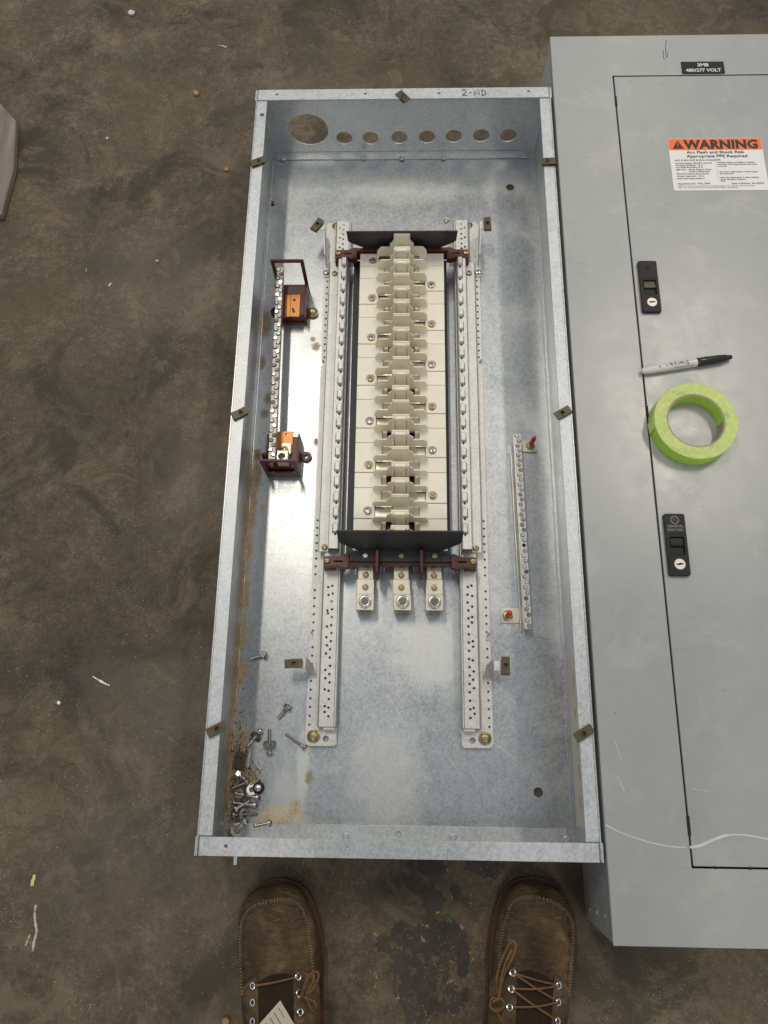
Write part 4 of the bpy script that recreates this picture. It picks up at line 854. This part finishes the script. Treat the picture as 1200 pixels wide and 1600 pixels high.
loose('loose_screw', (420, 1286), (396, 1291), 'screw half buried in the dried yellow glue', .0023, 'pan', 'steel', zh=-.001)
loose('loose_screw', (361, 1309), (376, 1292), 'screw with washer in the very corner of the enclosure', .0024, 'pan', 'steel', .62, .0098, zh=.001)
loose('loose_screw', (386, 1222), (362, 1232), 'short screw crossing behind the shiny-headed one in the pile', .0022, 'pan', 'steel', zh=.002)
loose('loose_screw', (371, 1263), (392, 1250), 'slanting screw wedged between the level screws of the pile', .0023, 'pan', 'silver', zh=.006)
loose('loose_screw', (383, 1284), (366, 1288), 'short screw just above the corner washer screw', .0022, 'pan', 'silver', .5, .0080, zh=.001)
def washer(u, v, r, label, mat, tilt=(0, 0, 1), hole=.5, z=.0014, cat='washer', name='loose_washer'):
    c = pw(u, v, zf + z); me = MB().lathe([(r * hole, -.0007), (r, -.0007), (r, .0007), (r * hole, .0007)], c, tilt, 28, True)
    return tag(me.build(name, mat, None, .0002, org=c), label, cat)
washer(364, 1255, .0098, 'large thin washer ring under the screw tip by the left wall', 'zincy', (.1, 0, 1), .78, .0024)
washer(393, 1234, .0078, 'small dark washer leaning left of the cap nut', 'steel', (.4, .2, 1), .45, .0045)
washer(356 + 18, 1240, .0070, 'dark washer under the level screw in the pile', 'steel', (-.3, .1, 1), .4, .004)
c = pw(404, 1231, zf + .002); cn = thing('cap_nut', c, 'shiny domed cap nut on a black rubber ring at the right of the pile', 'nut')
MB().lathe([(.0040, 0), (.0082, 0), (.0086, .0016), (.0080, .0032), (.0040, .0032)], c, (.15, 0, 1), 28, True).build('rubber_ring', 'blackpl', cn)
MB().lathe([(.0056, .001), (.0056, .0045), (.0046, .0070), (.0020, .0084), (0, .0086)], c, (-.1, 0, 1), 22).build('dome', 'silver', cn)
c = pw(375, 1188, zf + .003); npn = MB().obox((0, 0, 0), (.0150, .0235, .0040), (0, 0, 0)).build('nut_plate', 'olive', None, .0006, cut=MB().rod((0, .002, -.01), (0, .002, .01), .0026, 12), org=(0, 0, 0)); npn.location = c; npn.rotation_euler = (R_(4), R_(6), R_(-6)); tag(npn, 'dark rusty square nut plate with a hole standing in the debris', 'nut plate')
# plastic sliver and wire curl
c = pw(388, 1186, zf + .003); sl = MB().prism([(-.002, -.012), (.001, -.0125), (.0035, .009), (.0022, .0125), (.0005, .008)], 0, .0012).build('plastic_sliver', 'cream', None, org=(0, 0, 0)); sl.location = c; sl.rotation_euler = (R_(12), R_(-30), R_(-8)); tag(sl, 'pale plastic sliver beside the rusty nut plate', 'scrap')
tag(MB().tube([pw(u, v, zf + .002) for u, v in smooth(((396, 1188), (400, 1192), (404, 1199), (407, 1202), (410, 1200)), 4)], .0012, 8).build('wire_curl', 'sticker', None), 'short curl of pale wire right of the plastic sliver', 'wire')
m = MB(); c = pw(697, 343, zf + .003); rr_ = random.Random(9)
for k in range(11):
    a_ = rr_.uniform(0, 6.28); q = c + Vector((math.cos(a_) * rr_.uniform(0, .0055), math.sin(a_) * rr_.uniform(0, .006), rr_.uniform(-.001, .003))); s_ = rr_.uniform(.0016, .0032)
    m.lathe([(0, -s_), (s_ * .8, -s_ * .5), (s_, 0), (s_ * .7, s_ * .6), (0, s_)], q, (rr_.uniform(-1, 1), rr_.uniform(-1, 1), 1), 9)
tag(m.build('caulk_crumb', 'cream', None, ang=60), 'small cream lump of caulk above the black barrier', 'caulk')
# rust crumbs (uncountable)
def crumbs(name, spots, mat, seed, smin, smax, z=0.0, label='', cat=''):
    rn = random.Random(seed); m = MB()
    for (cx, cy, sx, sy, n) in spots:
        for k in range(n):
            x = rn.gauss(cx, sx); y = rn.gauss(cy, sy); s_ = rn.uniform(smin, smax) * rn.choice((.6, 1, 1, 1.5))
            if name != 'grit' and (x < .004 or y < .004): continue
            b_ = [Vector((rn.uniform(-1, 1), rn.uniform(-1, 1), rn.uniform(-.1, .9))) * s_ for _ in range(4)]
            m.add([Vector((x, y, z + s_ * .4)) + q for q in b_], [(0, 1, 2), (0, 2, 3), (0, 3, 1), (1, 3, 2)])
    o = m.build(name, mat, None); o['kind'] = 'stuff'; o['label'] = label; o['category'] = cat; return o
crumbs('rust_crumbs', [(.013, .13, .006, .030, 230), (.022, .105, .008, .02, 220), (.035, .088, .012, .012, 190), (.014, .05, .006, .03, 240), (.022, .03, .010, .016, 190), (.012, .17, .004, .02, 60)], 'rust', 4, .0006, .0016, zf, 'brown rust crumbs and dirt in the lower left corner of the enclosure', 'rust crumbs')
crumbs('grit', [(-.15, .6, .25, .6, 700), (-.1, .2, .12, .25, 420), (-.08, .75, .08, .1, 240), (.2, -.1, .25, .06, 60), (.2, 1.38, .3, .08, 90)], 'chip', 8, .0004, .0009, 0, 'fine pale grit and sawdust scattered over the concrete floor', 'grit')
# chips and scraps one can pick out on the floor
def chip(name, u, v, pts, h, mat, label, cat, rz=0, tilt=(0, 0)):
    p = pw(u, v, 0); o = MB().prism(pts, 0.0002, h).build(name, mat, None, min(h * .3, .0008), org=(0, 0, 0)); o.location = (p.x, p.y, .0008 if tilt != (0, 0) else 0); o.rotation_euler = (tilt[0], tilt[1], rz); return tag(o, label, cat)
def poly(r, n, seed, e=1.0):
    rn = random.Random(seed); return [(r * rn.uniform(.7, 1.15) * math.cos(6.283 * k / n), e * r * rn.uniform(.7, 1.15) * math.sin(6.283 * k / n)) for k in range(n)]
chip('stone_chip', 307, 148, poly(.0062, 6, 1), .0055, 'tanchip', 'tan stone chip on the floor left of the enclosure head', 'chip', 0, (.1, .1))
chip('grey_lump', 206, 22, poly(.0075, 8, 2), .005, 'darkgalv', 'small crumpled grey lump on the floor at the top left', 'scrap', .3)
chip('straw_piece', 347, 72, [(-.012, .0008), (0, .0012), (.0105, -.002), (.0100, -.0045), (-.002, -.0004)], .0014, 'yellow', 'pale greenish straw piece on the floor near the top', 'scrap', -.1)
chip('wood_crumb', 355, 266, poly(.0050, 6, 4), .004, 'tanchip', 'orange brown wood crumb by the left rim clip', 'chip')
chip('wood_crumb', 168, 217, poly(.0034, 6, 5), .003, 'chip', 'round pale crumb alone on the floor at the upper left', 'chip')
chip('wood_sliver', 135, 423, poly(.0052, 6, 6, .3), .0016, 'tanchip', 'reddish wood sliver on the floor left of a white paint sliver', 'chip', 1.75)
chip('paint_sliver', 172, 445, poly(.0060, 6, 7, .26), .0012, 'white', 'white paint sliver on the floor, left of the neutral bar', 'chip', 1.0)
chip('wood_crumb', 246, 408, poly(.0040, 7, 8, .6), .0022, 'chip', 'cluster crumb of pale wood midway between floor edge and enclosure', 'chip', .2)
chip('yellow_strip', 52, 1376, [(-.0028, -.0070), (.0020, -.0062), (.0018, .0010), (.0030, .0014), (.0026, .0078), (-.0012, .0080), (-.0016, .002), (-.003, .001)], .0010, 'yellow', 'short yellow tape strip on the floor at the lower left', 'tape scrap')
chip('paint_chip', 92, 1098, poly(.0032, 6, 10), .001, 'white', 'white paint chip on the floor below the long white streak', 'chip')
chip('tan_pebble', 354, 1595, poly(.0056, 8, 12), .005, 'tanchip', 'tan pebble on the floor left of the left boot', 'pebble')
def streak(name, px, r, mat, label):
    pts = [pw(u, v, .0003) for u, v in smooth(px, 5)]; rn = random.Random(len(px)); tag(MB().tube(pts, [r * rn.uniform(.3, 1.2) for _ in pts], 6, .2).build(name, mat, None), label, 'paint drip')
streak('paint_drip', ((56, 1414), (54, 1428), (55, 1441), (57, 1455), (53, 1472), (51, 1486)), .0020, 'chip', 'long vertical pale paint drip on the floor at the lower left')
streak('paint_drip', ((145, 1057), (155, 1063), (164, 1068), (171, 1071)), .0016, 'white', 'short slanting white paint drip on the floor left of the enclosure')
streak('paint_drip', ((47, 1460), (44, 1467), (40, 1477)), .0014, 'chip', 'tiny pale paint drip branching beside the long one')
# ---------------------------------------------------------------- wooden board at the left edge
zw = .016
p1, p2, p3, p4 = pw(-60, 92, zw), pw(24.5, 188, zw), pw(20, 262, zw), pw(2, 335, zw)
board = thing('wooden_plank', (p3.x - .06, p3.y, 0), 'weathered grey wooden plank end reaching in at the left edge of the photo', 'plank')
MB().prism([(p1.x, p1.y), (p2.x, p2.y), (p3.x + .001, p3.y), (p4.x, p4.y), (p4.x - .10, p4.y - .01), (p1.x - .10, p1.y)], .001, zw).build('top_board', 'wood', board, .0025, seg=3)

# ---------------------------------------------------------------- person: boots and trousers
per = thing('person', (.27, -.24, 0), 'person standing at the foot of the enclosure in worn brown leather moc-toe boots', 'person')
RING = [ # d from toe, dorsal (d,z), plantar (d,z), half width
 (.000, (.002, .031), (.002, .022), .006), (.004, (.004, .040), (.003, .020), .022), (.010, (.010, .0475), (.009, .019), .0335), (.020, (.020, .0545), (.019, .018), .0425), (.036, (.036, .0605), (.036, .018), .0490),
 (.058, (.058, .066), (.058, .018), .0525), (.084, (.082, .0745), (.086, .018), .0530), (.108, (.104, .086), (.114, .018), .0515), (.130, (.123, .099), (.145, .018), .0485), (.150, (.142, .113), (.185, .018), .0460),
 (.170, (.158, .128), (.235, .018), .0435), (.190, (.170, .148), (.285, .022), .0420), (.205, (.178, .172), (.300, .075), .0415), (.220, (.182, .200), (.298, .13), .0420), (.245, (.182, .235), (.296, .20), .0440)]
def ring_at(d):
    for a_, b_ in zip(RING, RING[1:]):
        if d <= b_[0]: break
    t = max(0, min(1, (d - a_[0]) / (b_[0] - a_[0]))); lp = lambda p, q: tuple(x + (y - x) * t for x, y in zip(p, q))
    return lp(a_[1], b_[1]), lp(a_[2], b_[2]), a_[3] + (b_[3] - a_[3]) * t
def surf(d, ph, off=0.0):      # point on the boot upper, ph = 0 on top, local frame: toe at origin, heel towards -y
    (td, tz), (bd, bz), w = ring_at(d); cy, cz = (td + bd) / 2, (tz + bz) / 2; ey, ez = (td - bd) / 2, (tz - bz) / 2
    c, s = math.cos(ph), math.sin(ph); pc = math.copysign(abs(c) ** .78, c); ps = math.copysign(abs(s) ** .80, s)
    L_ = math.hypot(ey, ez); k = 1 + off / max(L_, .01); kw = 1 + off / max(w, .01)
    return Vector((ps * w * kw, -(cy + ey * pc * k), cz + ez * pc * k))
def boot(loc, rz, mir, laces):
    Mx = Matrix.Translation(Vector(loc)) @ Matrix.Rotation(rz, 4, 'Z') @ Matrix.Diagonal((mir, 1, 1, 1))
    f = lambda v: Mx @ v
    bt = sub('boot', per, loc); O = loc
    ds = [0, .002, .004, .007, .010, .015, .020, .028, .036, .046, .058, .070, .084, .096, .108, .120, .130, .140, .150, .160, .170, .180, .190, .198, .205, .212, .220, .232, .245]; n = 36
    wr = random.Random(7)
    vs_ = []
    for d in ds:
        for j in range(n):
            ph = 2 * math.pi * j / n; off = .0019 * math.sin(d * 300 + 2.6 * math.sin(ph * 2 + mir) + 1.3 * math.sin(ph * 5)) * (1 if .07 < d < .14 and abs(math.cos(ph)) > .3 else .25)
            vs_.append(f(surf(d, ph, off)))
    fs_ = [(i * n + j, i * n + (j + 1) % n, (i + 1) * n + (j + 1) % n, (i + 1) * n + j) for i in range(len(ds) - 1) for j in range(n)] + [tuple(range(n))]
    up = MB().add(vs_, fs_).build('upper', 'leather', bt, org=O, ang=80); s_ = up.modifiers.new('sub', 'SUBSURF'); s_.levels = 1; s_.render_levels = 1
    # sole and welt outlines
    out = [(.0, .004), (.003, .022), (.009, .034), (.019, .043), (.036, .0500), (.058, .0538), (.084, .0545), (.11, .0525), (.14, .046), (.17, .041), (.21, .039), (.25, .0385), (.28, .034), (.30, .022), (.306, .006)]
    def ol(g): return [(w + g, -d) for d, w in out[1:-1]] + [(out[-1][1], -out[-1][0] - g)] + [(-out[-1][1], -out[-1][0] - g)] + [(-w - g, -d) for d, w in reversed(out[1:-1])] + [(-.010, g + .001), (.010, g + .001)]
    for nm, g, a_, b_, mt in (('sole', .0005, 0, .0135, 'sole'), ('welt', .0032, .0136, .0205, 'welt')):
        m = MB().prism(ol(g), a_, b_); m.v = [f(v) for v in m.v]; m.build(nm, mt, bt, .0016, org=O, seg=3)
    m = MB(); pts = ol(.0016); 
    m.tube([f(Vector((x, y, .0215))) for x, y in pts + pts[:1]], .0016, 6); m.build('welt_bead', 'welt', bt, org=O)
    # moc-toe seam with thread
    U = []
    for k in range(-40, 41):
        t = abs(k) / 40; sg = 1 if k >= 0 else -1
        if t < .42: ph, d = R_(50) * math.sin(t / .42 * math.pi / 2), .017 + .024 * (1 - math.cos(t / .42 * math.pi / 2))
        else: ph, d = R_(50 + 5 * (t - .42) / .58), .041 + .078 * (t - .42) / .58
        U.append((d, sg * ph))
    m = MB().tube([f(surf(d, ph, .0004)) for d, ph in U], .0021, 8); m.build('moc_seam', 'leather', bt, org=O)
    m = MB()
    for i in range(0, len(U), 1):
        d, ph = U[i]; a_ = surf(d, ph, .0019); d2, ph2 = U[min(i + 1, len(U) - 1)]; a2 = surf(d2, ph2, .0019)
        if (a2 - a_).length < 1e-5: continue
        tdir = (a2 - a_).normalized(); cr = tdir.cross(Vector((0, 0, 1))).normalized() * .0022
        m.rod(f(a_ - cr), f(a_ + cr + tdir * .0006), .0005, 5)
    m.build('moc_stitching', 'stitch', bt, org=O)
    # quarters (eyelet flaps) and tongue
    for sg in (-1, 1):
        g = []; NI, NJ = 14, 12
        for i in range(NI):
            for j in range(NJ):
                ph = R_(20 + 66 * j / (NJ - 1)); d0 = .100 + .030 * (j / (NJ - 1)) ** 1.5 ; d = d0 + (.215 - d0) * i / (NI - 1)
                ph2 = ph + R_(5) * i / NI * (1 - j / (NJ - 1)); g.append(f(surf(d, sg * ph2, .0014)))
        fs2 = [(i * NJ + j, i * NJ + j + 1, (i + 1) * NJ + j + 1, (i + 1) * NJ + j) for i in range(NI - 1) for j in range(NJ - 1)]
        q = MB().add(g, fs2).build('quarter', 'leather', bt, org=O, ang=80); so = q.modifiers.new('solid', 'SOLIDIFY'); so.thickness = .0022; so.offset = 0
        st = MB()
        for j in range(1, 22):
            t = j / 22; ph = R_(20 + 66 * t); d = .100 + .030 * t ** 1.5 + .003; a_ = f(surf(d, sg * ph, .0028)); b_ = f(surf(d, sg * (ph + R_(1.6)), .0028)); st.rod(a_, b_, .0004, 5)
        st.build('quarter_stitching', 'stitch', bt, org=O)
    g = []
    for i in range(12):
        for j in range(9):
            ph = R_(-24 + 48 * j / 8); d = .101 + .008 * (abs(j - 4) / 4) ** 2 + .10 * i / 11; g.append(f(surf(d, ph, .0006 + .0006 * (i % 2))))
    MB().add(g, [(i * 9 + j, i * 9 + j + 1, (i + 1) * 9 + j + 1, (i + 1) * 9 + j) for i in range(11) for j in range(8)]).build('tongue', 'tongue', bt, org=O, ang=80)
    ey = wm(MB().lathe([(.0024, 0), (.0042, .0002), (.0044, .0008), (.0036, .0013), (.0024, .0009)], (0, 0, 0), n=18, closed=True), 'eyelet', 'silver'); hole = wm(MB().lathe([(.0025, 0), (.0025, .0004), (0, .0004)], (0, 0, 0), n=12), 'eyelet_hole', 'void')
    epos = {}
    for r_, d in enumerate((.109, .127, .145)):
        for sg in (-1, 1):
            ph = sg * R_(27 + 2 * r_); c = f(surf(d, ph, .0036)); nn = (f(surf(d, ph, .02)) - c).normalized(); epos[(r_, sg)] = f(surf(d, ph, .0046))
            rot = nn.to_track_quat('Z', 'Y').to_euler(); inst('eyelet', ey, bt, c, rot); inst('eyelet_hole', hole, bt, c, rot)
    m = MB()
    def lace(a_, b_, lift=.004):
        mid_ = (a_ + b_) / 2 + Vector((0, 0, lift)); m.tube([Vector(v) for v in smooth([tuple(a_), tuple(mid_), tuple(b_)], 5)], .0013, 7, .65)
    for r_ in range(laces):
        if r_ == 0: lace(epos[(0, -1)], epos[(0, 1)], .005)
        else: lace(epos[(r_ - 1, -1)], epos[(r_, 1)], .006); lace(epos[(r_ - 1, 1)], epos[(r_, -1)], .008)
    m.build('lace', 'lace', bt, org=O)
    return bt, epos
b1, e1 = boot((.0800, -.0490, 0), R_(11), -1, 1)
b2, e2 = boot((.4520, -.0410, 0), R_(-13), 1, 3)
def bow(bt, paths, zs):
    m = MB()
    for px, z in zip(paths, zs): m.tube([pw(u, v, zz) for u, v, zz in smooth([(u, v, z + dz) for u, v, dz in px], 6)], .0014, 7, .7)
    m.build('lace_bow', 'lace', bt, org=wloc(bt))
bow(b1, [[(470, 1556, 0), (478, 1535, .004), (488, 1520, .004), (497, 1520, .002), (496, 1531, .004), (486, 1548, .006), (475, 1560, .004)], [(472, 1558, .004), (476, 1538, .010), (483, 1524, .010), (490, 1522, .008), (489, 1534, .010), (478, 1553, .008)], [(474, 1556, 0), (482, 1567, .002), (488, 1580, 0)], [(476, 1558, .006), (492, 1566, .004), (494, 1574, .002)]], [.098, .096, .100, .100])
bow(b2, [[(781, 1566, 0), (776, 1530, 0), (784, 1500, 0), (794, 1478, 0), (801, 1471, 0), (806, 1479, .002), (799, 1500, .004), (787, 1525, .004), (780, 1562, .004)], [(780, 1564, .008), (783, 1530, .010), (790, 1504, .010), (800, 1484, .008)], [(778, 1562, .004), (769, 1560, .006), (766, 1572, .004), (775, 1580, .006), (788, 1572, .008), (782, 1560, .010), (770, 1566, .012)], [(778, 1574, 0), (788, 1590, 0), (792, 1604, -.004)], [(774, 1574, .004), (782, 1592, .004), (783, 1608, 0)]], [.094, .092, .104, .100, .100])
# paper slip tucked in the left boot
pa = [pw(438, 1563, .150), pw(462, 1604, .150), pw(428, 1640, .156), pw(400, 1606, .154)]
pp = MB().add(pa + [q + Vector((0, 0, .0006)) for q in pa], [(3, 2, 1, 0), (4, 5, 6, 7), (0, 1, 5, 4), (1, 2, 6, 5), (2, 3, 7, 6), (3, 0, 4, 7)]).build('paper_tag', 'paper', b1, org=wloc(b1))
for k in range(5):
    q = pa[0].lerp(pa[3], .15 + k * .17); e_ = pa[1] - pa[0]; MB().tube([q + e_ * .12 + Vector((0, 0, .0012 + .0008 * k)), q + e_ * (.5 + .08 * (k % 3)) + Vector((0, 0, .0012 + .0008 * k))], .0005, 4, .3).build('print_line', 'greyink', b1, org=wloc(b1))
# trousers
vt = [(.125, -.255, .15), (.13, -.27, .45), (.20, -.28, .86), (.29, -.30, .92), (.38, -.28, .86), (.45, -.26, .45), (.455, -.25, .15), (.29, -.30, 1.02)]
me = bpy.data.meshes.new('trousers'); me.from_pydata([Vector(v) - Vector(per.location) for v in vt], [(0, 1), (1, 2), (2, 3), (3, 4), (4, 5), (5, 6), (3, 7)], [])
tr = bpy.data.objects.new('trousers', me); COL.objects.link(tr); tr.parent = per; me.materials.append(M['denim'])
sk = tr.modifiers.new('skin', 'SKIN')
for i, r in enumerate((.062, .075, .095, .11, .095, .075, .062, .125)): me.skin_vertices[0].data[i].radius = (r, r)
me.skin_vertices[0].data[3].use_root = True
tr.modifiers.new('sub', 'SUBSURF').render_levels = 2
